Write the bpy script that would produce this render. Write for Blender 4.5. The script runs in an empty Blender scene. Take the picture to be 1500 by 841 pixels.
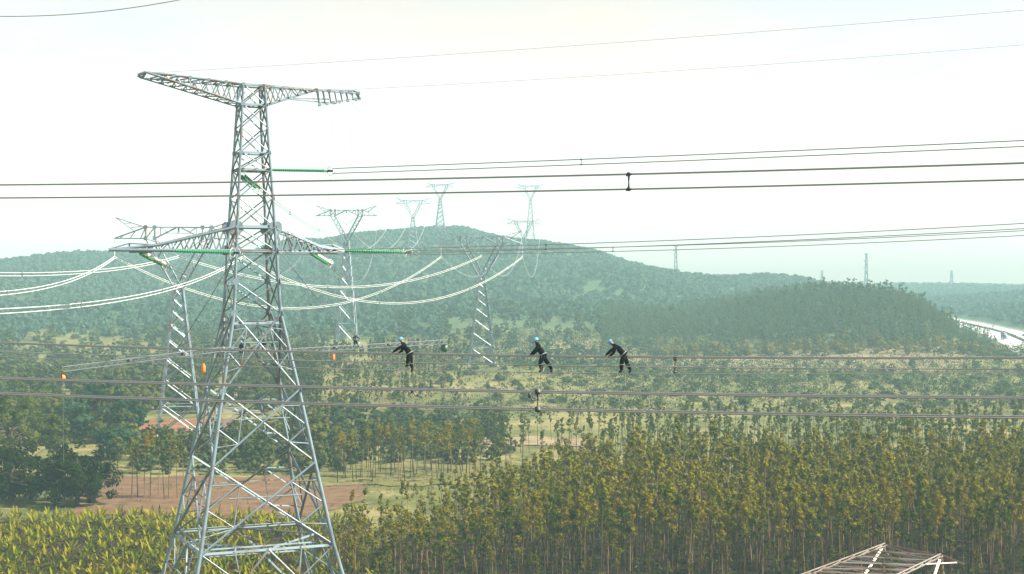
import bpy, bmesh, math, random
import numpy as np
from mathutils import Vector, Matrix
random.seed(7); rng = np.random.default_rng(7)
S = bpy.context.scene; C = S.collection; D = bpy.data
R = math.radians

# ------------------------------------------------------------------ camera
CAM_H = 44.0; F = 2200.0; PIT = math.atan((420.5-395.0)/F)
cam = D.cameras.new('camera'); co = D.objects.new('camera', cam); C.objects.link(co)
cam.sensor_width = 36.0; cam.lens = F/1500*36.0; cam.clip_start = 0.5; cam.clip_end = 20000
co.location = (0, 0, CAM_H); co.rotation_euler = (math.pi/2-PIT, 0, 0)
S.camera = co
def W(px, py, Y):
    """A point of the place at distance Y metres that the photograph shows at px, py."""
    a, b = (px-750)/F, -(py-420.5)/F
    d = Vector((a, math.cos(PIT)+b*math.sin(PIT), -math.sin(PIT)+b*math.cos(PIT)))
    return Vector((0, 0, CAM_H)) + d*(Y/d.y)

# ------------------------------------------------------------------ light
SUN_EL, SUN_AZ = 44.0, 99.0          # azimuth measured from the view direction towards the right
w = D.worlds.new('World'); S.world = w; w.use_nodes = True
nt = w.node_tree; N = nt.nodes; L = nt.links; N.clear()
sky = N.new('ShaderNodeTexSky'); sky.sky_type = 'NISHITA'; sky.sun_disc = False
sky.sun_elevation = R(SUN_EL); sky.sun_rotation = R(SUN_AZ); sky.air_density = 1.0; sky.dust_density = 0.9; sky.ozone_density = 1.0
bw = N.new('ShaderNodeRGBToBW'); L.new(sky.outputs[0], bw.inputs[0])
veil = N.new('ShaderNodeMix'); veil.data_type = 'RGBA'; veil.blend_type = 'MULTIPLY'; veil.inputs[0].default_value = 1
L.new(bw.outputs[0], veil.inputs[6]); veil.inputs[7].default_value = (1.24, 1.10, .97, 1)
tc = N.new('ShaderNodeTexCoord'); mp = N.new('ShaderNodeMapping'); mp.inputs['Scale'].default_value = (1, 1, 3.2)
L.new(tc.outputs['Generated'], mp.inputs[0])
cn = N.new('ShaderNodeTexNoise'); cn.inputs['Scale'].default_value = 3.0; cn.inputs['Detail'].default_value = 7; cn.inputs['Roughness'].default_value = .55
L.new(mp.outputs[0], cn.inputs['Vector'])
cr = N.new('ShaderNodeMapRange'); cr.inputs[1].default_value = .3; cr.inputs[2].default_value = .62; cr.inputs[3].default_value = .45; cr.inputs[4].default_value = .95
L.new(cn.outputs[0], cr.inputs[0])
mx = N.new('ShaderNodeMix'); mx.data_type = 'RGBA'
L.new(cr.outputs[0], mx.inputs[0]); L.new(sky.outputs[0], mx.inputs[6]); L.new(veil.outputs[2], mx.inputs[7])
bg = N.new('ShaderNodeBackground'); bg.inputs[1].default_value = .085
L.new(mx.outputs[2], bg.inputs[0]); ow = N.new('ShaderNodeOutputWorld'); L.new(bg.outputs[0], ow.inputs[0])
sl = D.lights.new('sun', 'SUN'); sl.energy = 5.0; sl.angle = R(.6); sl.color = (1, .92, .78)
so = D.objects.new('sun', sl); C.objects.link(so)
sd = Vector((math.sin(R(SUN_AZ))*math.cos(R(SUN_EL)), math.cos(R(SUN_AZ))*math.cos(R(SUN_EL)), math.sin(R(SUN_EL))))
so.rotation_euler = sd.to_track_quat('Z', 'Y').to_euler(); so.location = (60, 60, 155)
S.view_settings.view_transform = 'Standard'; S.view_settings.look = 'None'; S.view_settings.gamma = 1
S.view_settings.use_curve_mapping = False; S.view_settings.exposure = 1.46
S.cycles.use_denoising = True; S.cycles.max_bounces = 5; S.cycles.transparent_max_bounces = 8
HAZE_DENSITY = .00029; HAZE_COLOR = (.53, .88, .94, 1)

# ------------------------------------------------------------------ materials
def nodes(name):
    m = D.materials.new(name); m.use_nodes = True
    return m, m.node_tree.nodes, m.node_tree.links
def mat(name, col, rough=.6, metal=0.0, var=.15, scale=3.0, spec=.5, bump=0.0):
    m, n, l = nodes(name); b = n['Principled BSDF']
    b.inputs['Roughness'].default_value = rough; b.inputs['Metallic'].default_value = metal
    b.inputs['Specular IOR Level'].default_value = spec
    t = n.new('ShaderNodeTexCoord'); z = n.new('ShaderNodeTexNoise'); z.inputs['Scale'].default_value = scale; z.inputs['Detail'].default_value = 5
    l.new(t.outputs['Object'], z.inputs['Vector'])
    k = n.new('ShaderNodeMix'); k.data_type = 'RGBA'
    k.inputs[6].default_value = tuple(c*(1-var) for c in col)+(1,); k.inputs[7].default_value = tuple(min(1, c*(1+var)) for c in col)+(1,)
    l.new(z.outputs[0], k.inputs[0]); l.new(k.outputs[2], b.inputs['Base Color'])
    if bump:
        q = n.new('ShaderNodeBump'); q.inputs['Strength'].default_value = bump; l.new(z.outputs[0], q.inputs['Height']); l.new(q.outputs[0], b.inputs['Normal'])
    return m
def steel(name, col, rust, amount):
    m, n, l = nodes(name); b = n['Principled BSDF']; b.inputs['Roughness'].default_value = .42; b.inputs['Metallic'].default_value = .25
    g = n.new('ShaderNodeNewGeometry'); z = n.new('ShaderNodeTexNoise'); z.inputs['Scale'].default_value = .7; z.inputs['Detail'].default_value = 6
    l.new(g.outputs['Position'], z.inputs['Vector'])
    oi = n.new('ShaderNodeObjectInfo'); ad = n.new('ShaderNodeMath'); ad.operation = 'MULTIPLY_ADD'; ad.inputs[1].default_value = .35
    l.new(oi.outputs['Random'], ad.inputs[0]); l.new(z.outputs[0], ad.inputs[2])
    r = n.new('ShaderNodeMapRange'); r.inputs[1].default_value = .95-amount; r.inputs[2].default_value = 1.15-amount*.6
    l.new(ad.outputs[0], r.inputs[0])
    k = n.new('ShaderNodeMix'); k.data_type = 'RGBA'; k.inputs[6].default_value = col+(1,); k.inputs[7].default_value = rust+(1,)
    l.new(r.outputs[0], k.inputs[0]); l.new(k.outputs[2], b.inputs['Base Color'])
    return m
def leafmat(name, stops, trans=.35, rnd=.35):
    """Foliage: colour by a per-clump attribute and by the plant; some light passes through."""
    m, n, l = nodes(name); n.remove(n['Principled BSDF'])
    a = n.new('ShaderNodeAttribute'); a.attribute_name = 'tint'
    oi = n.new('ShaderNodeObjectInfo')
    s = n.new('ShaderNodeMath'); s.operation = 'MULTIPLY_ADD'; s.inputs[1].default_value = rnd; l.new(oi.outputs['Random'], s.inputs[0])
    q = n.new('ShaderNodeMath'); q.operation = 'MULTIPLY'; q.inputs[1].default_value = 1-rnd; l.new(a.outputs['Fac'], q.inputs[0]); l.new(q.outputs[0], s.inputs[2])
    r = n.new('ShaderNodeValToRGB'); e = r.color_ramp.elements
    for i, c in enumerate(stops):
        p = i/(len(stops)-1)
        x = e[0] if i == 0 else (e[len(e)-1] if i == len(stops)-1 else e.new(p)); x.position = p; x.color = c+(1,)
    l.new(s.outputs[0], r.inputs[0])
    d = n.new('ShaderNodeBsdfDiffuse'); t = n.new('ShaderNodeBsdfTranslucent'); k = n.new('ShaderNodeMixShader'); k.inputs[0].default_value = trans
    l.new(r.outputs[0], d.inputs[0]); l.new(r.outputs[0], t.inputs[0]); l.new(d.outputs[0], k.inputs[1]); l.new(t.outputs[0], k.inputs[2])
    l.new(k.outputs[0], n['Material Output'].inputs[0])
    return m
M = dict(
    steel=steel('galvanised_steel', (.155, .215, .255), (.12, .058, .024), .26),
    oldsteel=steel('weathered_steel', (.20, .185, .17), (.12, .08, .055), .4),
    paint=mat('light_steel', (.55, .56, .56), .45, .2),
    conductor=mat('aluminium_conductor', (.30, .31, .34), .38, .6, .1),
    bright=mat('glint_white_conductor', (.80, .80, .77), .4, .15, .05),  # sun glint on the aluminium painted as a near-white colour
    earthwire=mat('earth_wire', (.22, .24, .25), .5, .4),
    glass=mat('green_glass_insulator', (.02, .27, .10), .12, 0, .2, 6, .8),
    white_glass=mat('white_insulator', (.75, .78, .74), .25),
    dark=mat('dark_fitting', (.05, .055, .06), .5, .5),
    cloth=mat('dark_navy_workwear', (.004, .005, .008), .95, 0, .3, 9, .1),
    boot=mat('black_boot', (.012, .011, .011), .6),
    skin=mat('skin', (.22, .12, .08), .6),
    helmet=mat('pale_blue_helmet', (.10, .30, .42), .4),
    band=mat('pale_harness_webbing', (.22, .28, .28), .6),
    rope=mat('rope', (.12, .14, .11), .8),
    orange=mat('orange_bag', (.62, .20, .03), .6),
    green=mat('green_pulley', (.03, .10, .06), .5),
    trunk=leafmat('pale_bark', [(.012, .009, .006), (.08, .055, .032), (.34, .22, .12)], .02, .75), boom=mat('grey_boom_steel', (.11, .13, .14), .7, 0, .15, 3, .3),
    darktrunk=mat('brown_bark', (.09, .062, .04), .9, 0, .3, 3, .2),
    concrete=mat('concrete_footing', (.38, .37, .35), .9),
    road=mat('pale_concrete_road', (.52, .50, .48), .35, 0, .06, .2),
    line=mat('white_road_paint', (.8, .8, .78), .6),
    rail=mat('guard_rail', (.55, .56, .57), .4, .5),
    carw=mat('white_car_paint', (.7, .7, .7), .3), carb=mat('blue_car_paint', (.06, .12, .2), .3), cargo=mat('blue_grey_tarp', (.12, .2, .24), .7),
    tyre=mat('tyre', (.02, .02, .02), .9), window=mat('car_glass', (.02, .03, .035), .08),
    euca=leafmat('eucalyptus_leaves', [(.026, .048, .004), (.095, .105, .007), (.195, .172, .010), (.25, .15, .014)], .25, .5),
    euca2=leafmat('eucalyptus_leaves_dark', [(.012, .035, .006), (.045, .072, .008), (.11, .115, .014)], .22),
    broad=leafmat('broad_leaves', [(.025, .050, .008), (.09, .105, .018), (.20, .17, .03)], .3),
    darkbroad=leafmat('dark_glossy_leaves', [(.006, .013, .002), (.015, .026, .004), (.07, .075, .010)], .08),
    deep=leafmat('deep_green_leaves', [(.012, .040, .022), (.025, .062, .028), (.05, .085, .03)], .25),
    hill=leafmat('haze_paled_hill_leaves', [(.045, .098, .070), (.062, .118, .080), (.085, .128, .075)], .4, 0),  # leaf colour made paler and bluer to stand in for haze
    hillwarm=leafmat('wooded_hill_leaves', [(.030, .075, .026), (.07, .125, .042), (.125, .155, .05)], .35, 0),
    bush=leafmat('bush_leaves', [(.022, .052, .02), (.06, .088, .025), (.12, .12, .04)], .3),
    scrub=leafmat('dry_scrub', [(.045, .065, .022), (.12, .115, .045), (.27, .21, .12)], .3),
    banana=leafmat('young_plant_leaves', [(.035, .08, .004), (.12, .155, .006), (.26, .225, .010), (.24, .10, .010)], .28, .75),
)

# ------------------------------------------------------------------ object helpers
def prop(o, label=None, cat=None, group=None, kind=None):
    for k, v in (('label', label), ('category', cat), ('group', group), ('kind', kind)):
        if v: o[k] = v
    return o
def empty(name, loc, label, cat, group=None, rz=0.0):
    o = D.objects.new(name, None); C.objects.link(o); o.location = loc; o.rotation_euler = (0, 0, rz)
    o.empty_display_size = .3
    return prop(o, label, cat, group)
def link(name, me, parent=None, mtx=None):
    o = D.objects.new(name, me); C.objects.link(o)
    if parent: o.parent = parent
    if mtx is not None: o.matrix_basis = mtx
    return o
def copy_tree(o, parent=None):
    c = o.copy(); C.objects.link(c)
    if parent: c.parent = parent
    for ch in list(o.children): copy_tree(ch, c)
    return c
class G:
    """Collects verts, quads/tris and a per-face tint; builds one mesh."""
    def __init__(s): s.v = []; s.f = []; s.t = []; s.n = 0
    def add(s, v, f, t=None):
        v = np.asarray(v, float); f = np.asarray(f, int)
        s.v.append(v); s.f.append(f+s.n); s.n += len(v)
        s.t.append(np.full(len(f), .5) if t is None else np.broadcast_to(np.asarray(t, float), (len(f),)).copy())
    def mesh(s, name, m, smooth=False):
        me = D.meshes.new(name); V = np.concatenate(s.v)
        me.vertices.add(len(V)); me.vertices.foreach_set('co', V.ravel())
        k = [f.shape[1] for f in s.f]
        loops = np.concatenate([f.ravel() for f in s.f]); tot = np.concatenate([np.full(len(f), f.shape[1]) for f in s.f])
        st = np.concatenate([[0], np.cumsum(tot)[:-1]])
        me.loops.add(len(loops)); me.loops.foreach_set('vertex_index', loops.astype(np.int32))
        me.polygons.add(len(tot)); me.polygons.foreach_set('loop_start', st.astype(np.int32))
        me.update(calc_edges=True)
        a = me.attributes.new('tint', 'FLOAT', 'FACE'); a.data.foreach_set('value', np.concatenate(s.t).astype(np.float32))
        if smooth: me.polygons.foreach_set('use_smooth', np.ones(len(tot), bool))
        me.materials.append(m); return me
def tube_data(pts, rad, sides=6, cap=True):
    pts = [Vector(p) for p in pts]; n = len(pts)
    rad = [rad]*n if np.isscalar(rad) else rad
    v = []; f = []
    ref = None
    for i, p in enumerate(pts):
        d = (pts[min(i+1, n-1)]-pts[max(i-1, 0)]).normalized()
        if ref is None: ref = Vector((0, 0, 1)) if abs(d.z) < .9 else Vector((1, 0, 0))
        a = d.cross(ref).normalized(); b = a.cross(d); 
        for k in range(sides):
            t = 2*math.pi*k/sides; q = p+(a*math.cos(t)+b*math.sin(t))*rad[i]; v.append(q[:])
    for i in range(n-1):
        for k in range(sides):
            k2 = (k+1) % sides; f.append((i*sides+k, i*sides+k2, (i+1)*sides+k2, (i+1)*sides+k))
    return v, f
def tube(name, pts, rad, m, parent=None, sides=6):
    g = G(); g.add(*tube_data(pts, rad, sides)); return link(name, g.mesh(name, m, True), parent)
def box_data(c, s, rot=None):
    v = np.array([(x, y, z) for x in (-.5, .5) for y in (-.5, .5) for z in (-.5, .5)])*np.array(s)
    if rot is not None: v = v@np.array(rot).T
    return v+np.array(c), [(0, 1, 3, 2), (4, 6, 7, 5), (0, 4, 5, 1), (2, 3, 7, 6), (0, 2, 6, 4), (1, 5, 7, 3)]
def lathe_data(prof, sides=10):
    v = []; f = []
    for z, r in prof:
        for k in range(sides):
            t = 2*math.pi*k/sides; v.append((r*math.cos(t), r*math.sin(t), z))
    for i in range(len(prof)-1):
        for k in range(sides):
            k2 = (k+1) % sides; f.append((i*sides+k, i*sides+k2, (i+1)*sides+k2, (i+1)*sides+k))
    return v, f
def align(p, q, ref=None):
    """Matrix whose z axis runs from p to q (unnormalised frame: columns x, y, z)."""
    p, q = Vector(p), Vector(q); z = (q-p).normalized()
    r = Vector(ref) if ref is not None else Vector((0, 0, 1))
    if abs(z.dot(r.normalized())) > .97: r = Vector((1, 0, 0))
    x = (r-z*r.dot(z)).normalized(); y = z.cross(x)
    return p, x, y, z, (q-p).length
# L-shaped angle bar, unit cross-section and unit length, shared by every lattice member
def bar_mesh(name, m):
    g = G(); t = .2
    pr = [(-.5, -.5), (.5, -.5), (.5, -.5+t), (-.5+t, -.5+t), (-.5+t, .5), (-.5, .5)]
    v = [(x, y, z) for z in (0, 1) for x, y in pr]
    g.add(v, [(i, (i+1) % 6, (i+1) % 6+6, i+6) for i in range(6)])
    g.add(v, [(0, 3, 2, 1), (0, 5, 4, 3), (6, 7, 8, 9), (6, 9, 10, 11)])
    return g.mesh(name, m)
BAR = {}
def bar(parent, name, p, q, w_, m='steel', ref=None):
    if m not in BAR: BAR[m] = bar_mesh('angle_bar_'+m, M[m])
    p, x, y, z, ln = align(p, q, ref)
    mt = Matrix(((x.x*w_, y.x*w_, z.x*ln, p.x), (x.y*w_, y.y*w_, z.y*ln, p.y), (x.z*w_, y.z*w_, z.z*ln, p.z), (0, 0, 0, 1)))
    return link(name, BAR[m], parent, mt)
def lerp(a, b, t): return Vector(a)*(1-t)+Vector(b)*t
def sagline(p, q, sag, n=32):
    return [lerp(p, q, i/n)-Vector((0, 0, 4*sag*(i/n)*(1-i/n))) for i in range(n+1)]

# ------------------------------------------------------------------ terrain
def sst(a, b, x): t = np.clip((x-a)/(b-a), 0, 1); return t*t*(3-2*t)
_ph = rng.uniform(0, 6.28, 24); _kk = rng.normal(0, 1, (24, 2))
def wob(x, y, s):
    o = 0
    for i in range(12): o = o+np.sin((x*_kk[i, 0]+y*_kk[i, 1])/s+_ph[i])
    return o/5.0
PXM = np.array([-900, -300, -120, 0, 60, 100, 200, 300, 400, 440, 500, 560, 620, 680, 740, 800, 860, 900, 950, 1000, 1060, 1110, 1150, 1200, 1300, 1500, 1900, 2600])
PYM = np.array([420, 398, 401, 398, 388, 381, 372, 379, 376, 359, 360, 348, 339, 336, 352, 359, 370, 386, 399, 410, 411, 417, 429, 440, 450, 452, 442, 425])
PX3 = np.array([860, 950, 1000, 1050, 1100, 1150, 1200, 1250, 1300, 1350, 1390, 1410, 1440, 1475, 1520, 1600])
PY3 = np.array([538, 522, 511, 496, 483, 472, 464, 460, 463, 473, 485, 496, 512, 525, 535, 540])
def hgt(x, Y):
    x = np.asarray(x, float); Y = np.asarray(Y, float); Yc = np.maximum(Y, 100)
    px = 750+x/Yc*F
    z = sst(600, 1050, Y)*13+sst(1050, 1500, Y)*5
    ridge = 44+(395-np.interp(750+x/1750*F, PXM, PYM))*1750/F-18
    z = z+np.maximum(ridge, -14)*np.where(Y < 1750, np.exp(-((Y-1750)/540)**2), np.exp(-((Y-1750)/420)**2))
    z = z+(wob(x, Y, 95)*6.5+wob(x+500, Y, 40)*2.0)*sst(800, 1150, Y)*(1-.75*sst(1500, 1720, Y))
    z = z+wob(x, Y+900, 150)*3.0*sst(520, 800, Y)
    # right-hand wooded hill
    t3 = 44+(395-np.interp(750+x/870*F, PX3, PY3))*870/F
    t3 = np.maximum(t3, 0)
    z = z+t3*np.exp(-(np.abs(Y-870)/120)**2.6)*np.where(x > -1e9, 1, 0)*(1-0*px)
    # spur beside tower at mid distance
    z = z+7*np.exp(-(((x+30)/90)**2+((Y-575)/60)**2))
    # far ridge closing the valley at the right
    f4 = 12+9*np.exp(-((x-620)/200)**2)+wob(x, Y, 160)*2.5
    z = z+(f4-18)*np.exp(-((Y-2150)/230)**2)*sst(200, 560, x)
    z = z+(8+wob(x, Y, 120)*4)*np.exp(-((Y-1650)/260)**2)*sst(430, 600, x)
    # highway bench
    u = road_u(x, Y); k = 1-sst(20, 70, np.abs(u)); k = k*sst(640, 760, Y)*(1-sst(1500, 1900, Y))
    z = z*(1-k)+k*road_z(Y)
    return z+wob(x, Y, 23)*.12*(1-sst(400, 600, Y))
def road_z(Y): return sst(620, 1050, Y)*2.0+.3
RY = np.array([500, 700, 840, 980, 1166, 1300, 1500, 2000]); RX = np.array([205, 255, 292, 322, 349, 362, 378, 400])
def road_x(Y): return np.interp(Y, RY, RX)
def road_u(x, Y): return (x-road_x(Y))
rows = np.concatenate([np.linspace(-140, 560, 90), np.linspace(568, 2300, 220), np.linspace(2310, 2420, 12)])
cols = np.linspace(-1, 1, 200)
YY, TT = np.meshgrid(rows, cols, indexing='ij'); XX = TT*(330+.50*np.maximum(YY, 0)); ZZ = hgt(XX, YY)
nr, nc = YY.shape
idx = np.arange(nr*nc).reshape(nr, nc)
g = G(); g.add(np.stack([XX, YY, ZZ], -1).reshape(-1, 3), np.stack([idx[:-1, :-1], idx[:-1, 1:], idx[1:, 1:], idx[1:, :-1]], -1).reshape(-1, 4))
def groundmat():
    m, n, l = nodes('grass_and_dry_scrub_ground'); b = n['Principled BSDF']; b.inputs['Roughness'].default_value = 1; b.inputs['Specular IOR Level'].default_value = .1
    g_ = n.new('ShaderNodeNewGeometry')
    def noise(s, d=6):
        mm = n.new('ShaderNodeVectorMath'); mm.operation = 'SCALE'; mm.inputs['Scale'].default_value = s; l.new(g_.outputs['Position'], mm.inputs[0])
        z = n.new('ShaderNodeTexNoise'); z.inputs['Scale'].default_value = 1; z.inputs['Detail'].default_value = d; z.inputs['Roughness'].default_value = .65; l.new(mm.outputs[0], z.inputs['Vector']); return z
    a, c, e = noise(.018), noise(.09), noise(.6, 4)
    r = n.new('ShaderNodeValToRGB'); r.color_ramp.elements[0].position = .36; r.color_ramp.elements[1].position = .68
    r.color_ramp.elements[0].color = (.035, .055, .018, 1); r.color_ramp.elements[1].color = (.33, .26, .14, 1)
    q = r.color_ramp.elements.new(.5); q.color = (.13, .135, .05, 1)
    s = n.new('ShaderNodeMix'); s.data_type = 'FLOAT'; s.inputs[0].default_value = .5; l.new(a.outputs[0], s.inputs[2]); l.new(c.outputs[0], s.inputs[3])
    l.new(s.outputs[0], r.inputs[0])
    k = n.new('ShaderNodeMix'); k.data_type = 'RGBA'; k.blend_type = 'MULTIPLY'; k.inputs[0].default_value = .7
    rr = n.new('ShaderNodeValToRGB'); rr.color_ramp.elements[0].position = .3; rr.color_ramp.elements[0].color = (.35, .42, .3, 1); rr.color_ramp.elements[1].position = .62; rr.color_ramp.elements[1].color = (1.1, 1.05, .95, 1)
    l.new(e.outputs[0], rr.inputs[0]); sx = n.new('ShaderNodeSeparateXYZ'); l.new(g_.outputs['Position'], sx.inputs[0])
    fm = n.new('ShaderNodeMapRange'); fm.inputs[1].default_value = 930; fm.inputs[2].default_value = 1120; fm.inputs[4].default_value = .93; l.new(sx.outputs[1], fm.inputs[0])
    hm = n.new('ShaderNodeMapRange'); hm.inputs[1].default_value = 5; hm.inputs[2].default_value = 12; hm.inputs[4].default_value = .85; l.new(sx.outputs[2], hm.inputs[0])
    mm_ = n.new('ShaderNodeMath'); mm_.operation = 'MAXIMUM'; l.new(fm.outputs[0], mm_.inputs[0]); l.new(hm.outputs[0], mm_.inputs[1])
    fk = n.new('ShaderNodeMix'); fk.data_type = 'RGBA'; fk.inputs[7].default_value = (.055, .095, .055, 1); l.new(mm_.outputs[0], fk.inputs[0]); l.new(r.outputs[0], fk.inputs[6])  # green floor, its colour lightened to stand in for haze on the hills
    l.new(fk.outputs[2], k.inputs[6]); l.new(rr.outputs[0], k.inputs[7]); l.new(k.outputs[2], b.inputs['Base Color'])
    bp = n.new('ShaderNodeBump'); bp.inputs['Strength'].default_value = .8; bp.inputs['Distance'].default_value = .5; l.new(e.outputs[0], bp.inputs['Height']); l.new(bp.outputs[0], b.inputs['Normal'])
    return m
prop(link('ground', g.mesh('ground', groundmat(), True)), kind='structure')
def soilmat(name, c0, c1, stripe):
    m, n, l = nodes(name); b = n['Principled BSDF']; b.inputs['Roughness'].default_value = 1; b.inputs['Specular IOR Level'].default_value = .1
    g_ = n.new('ShaderNodeNewGeometry'); z = n.new('ShaderNodeTexNoise'); z.inputs['Scale'].default_value = .35; z.inputs['Detail'].default_value = 8; l.new(g_.outputs['Position'], z.inputs['Vector'])
    mp_ = n.new('ShaderNodeMapping'); mp_.inputs['Scale'].default_value = stripe; l.new(g_.outputs['Position'], mp_.inputs[0])
    z2 = n.new('ShaderNodeTexNoise'); z2.inputs['Scale'].default_value = 1; z2.inputs['Detail'].default_value = 3; l.new(mp_.outputs[0], z2.inputs['Vector'])
    s = n.new('ShaderNodeMix'); s.data_type = 'FLOAT'; s.inputs[0].default_value = .5; l.new(z.outputs[0], s.inputs[2]); l.new(z2.outputs[0], s.inputs[3])
    r = n.new('ShaderNodeValToRGB'); r.color_ramp.elements[0].position = .35; r.color_ramp.elements[1].position = .65; r.color_ramp.elements[0].color = c0+(1,); r.color_ramp.elements[1].color = c1+(1,)
    l.new(s.outputs[0], r.inputs[0]); l.new(r.outputs[0], b.inputs['Base Color'])
    bp = n.new('ShaderNodeBump'); bp.inputs['Distance'].default_value = .3; l.new(s.outputs[0], bp.inputs['Height']); l.new(bp.outputs[0], b.inputs['Normal'])
    return m
def patch(name, outline, m, lift, n=26):
    """A draped sheet: outline = [(Y, px left, px right)], wavy edges."""
    Ys = np.array([o[0] for o in outline]); l_ = np.array([o[1] for o in outline]); r_ = np.array([o[2] for o in outline])
    yy = np.linspace(Ys[0], Ys[-1], n); g = G(); V = []
    for i, y in enumerate(yy):
        a = np.interp(y, Ys, l_)+6*math.sin(i*1.7); b = np.interp(y, Ys, r_)+7*math.sin(i*1.3+2)
        for t in np.linspace(0, 1, n):
            px = a+(b-a)*t; y2 = y+(1.6*math.sin(px*.05)+math.sin(px*.13))*(1 if i in (0, n-1) else 0); x = (px-750)*y2/F
            V.append((x, y2, float(hgt(x, y2))+lift))
    ix = np.arange(n*n).reshape(n, n)
    g.add(V, np.stack([ix[:-1, :-1], ix[:-1, 1:], ix[1:, 1:], ix[1:, :-1]], -1).reshape(-1, 4))
    return prop(link(name, g.mesh(name, m, True)), kind='structure')
patch('ploughed_field', [(266, 100, 450), (285, 110, 530), (303, 115, 540), (318, 140, 470)], soilmat('bare_brown_soil', (.075, .045, .026), (.165, .10, .058), (.05, 1.3, 1)), .12)
patch('forest_floor_shade', [(196, 545, 1640), (232, 535, 1625), (250, 610, 1620), (270, 710, 1615), (292, 810, 1605), (306, 905, 1600)], soilmat('floor_shade_tone', (.008, .007, .004), (.035, .024, .012), (.5, .5, 1)), .16)  # near-black sheet: the shade between the trunks is put into its colour
patch('planted_soil', [(196, -110, 540), (240, -100, 530), (261, -95, 540)], soilmat('shade_dark_soil', (.008, .006, .004), (.05, .028, .014), (.12, .8, 1)), .10)  # soil with the shadow bands between plants put into its dark colour
patch('red_earth_clearing', [(403, 250, 360), (412, 190, 470), (428, 175, 440), (440, 230, 350)], soilmat('red_earth', (.11, .055, .028), (.23, .105, .055), (.1, .3, 1)), .14)
patch('dry_grass_strip', [(305, 430, 720), (318, 430, 760), (345, 480, 740)], soilmat('pale_dry_grass', (.06, .075, .022), (.17, .15, .055), (.3, .4, 1)), .2)
patch('earth_bank', [(372, 690, 860), (378, 660, 870), (392, 690, 850)], soilmat('pale_earth', (.13, .11, .06), (.28, .21, .13), (.3, .4, 1)), .2, 14)
patch('dry_grass_clearing', [(640, 930, 1400), (690, 900, 1420), (735, 930, 1390)], soilmat('straw_grass', (.085, .085, .035), (.25, .19, .11), (.12, .5, 1)), .25)
patch('grass_glade', [(690, 120, 210), (760, 60, 235), (830, 40, 150)], soilmat('meadow_grass', (.05, .07, .022), (.19, .17, .065), (.06, .3, 1)), .35)
# ------------------------------------------------------------------ vegetation
def rvec(n):
    v = rng.normal(size=(n, 3)); return v/np.linalg.norm(v, axis=1, keepdims=True)
def leaves(g, c, size, tint, droop=0.0, asp=.42, about=None, loose=.5):
    """One pointed leaf spray per centre; about = clump centre the sprays face away from."""
    n = len(c); a = rvec(n); a[:, 2] -= droop
    if about is None: m_ = rvec(n)
    else:
        m_ = c-about; m_ = m_/(np.linalg.norm(m_, axis=1, keepdims=True)+1e-6)+np.array([0, 0, .4])+rng.normal(0, loose, (n, 3)); m_ /= np.linalg.norm(m_, axis=1, keepdims=True)
        a = a-m_*np.sum(a*m_, 1, keepdims=True)
    a /= np.linalg.norm(a, axis=1, keepdims=True)
    b = np.cross(a, m_); b /= np.linalg.norm(b, axis=1, keepdims=True)
    s = (size*rng.uniform(.6, 1.25, n))[:, None] if np.isscalar(size) else size[:, None]
    v = np.stack([c+a*s*.5, c+b*s*asp*.5, c-a*s*.5, c-b*s*asp*.5], 1).reshape(-1, 3)
    g.add(v, np.arange(4*n).reshape(n, 4), tint)
def clumps(center, rad, n):
    return center+rvec(n)*rad*(rng.uniform(0, 1, (n, 1))**.45)
def euca_parts(H, crown_from=.5, wid=1.15, nclump=26, per=9, leaf=.46, ts=5):
    gt, gl = G(), G(); bend = rng.normal(0, .25, 2); lean = rng.normal(0, .3, 2)
    def axis(t): return np.array([bend[0]*math.sin(t*2.6)+lean[0]*t*2, bend[1]*math.sin(t*2.2)+lean[1]*t*2, H*t])
    gt.add(*tube_data([axis(t) for t in np.linspace(-.01, .97, 8)], list(np.linspace(.105, .022, 8)*(.7+.3*H/12)), ts))
    for i in range(nclump):
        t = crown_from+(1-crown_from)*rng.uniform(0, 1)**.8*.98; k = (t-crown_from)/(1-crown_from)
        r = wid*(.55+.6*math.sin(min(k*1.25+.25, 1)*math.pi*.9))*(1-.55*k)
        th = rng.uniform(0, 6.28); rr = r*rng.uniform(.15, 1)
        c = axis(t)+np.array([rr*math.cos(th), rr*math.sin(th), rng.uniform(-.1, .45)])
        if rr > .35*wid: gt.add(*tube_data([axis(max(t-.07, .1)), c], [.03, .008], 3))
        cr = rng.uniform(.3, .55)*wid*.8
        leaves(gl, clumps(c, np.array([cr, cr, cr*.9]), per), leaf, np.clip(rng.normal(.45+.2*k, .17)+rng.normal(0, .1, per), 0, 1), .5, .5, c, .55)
    return gt, gl
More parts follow.
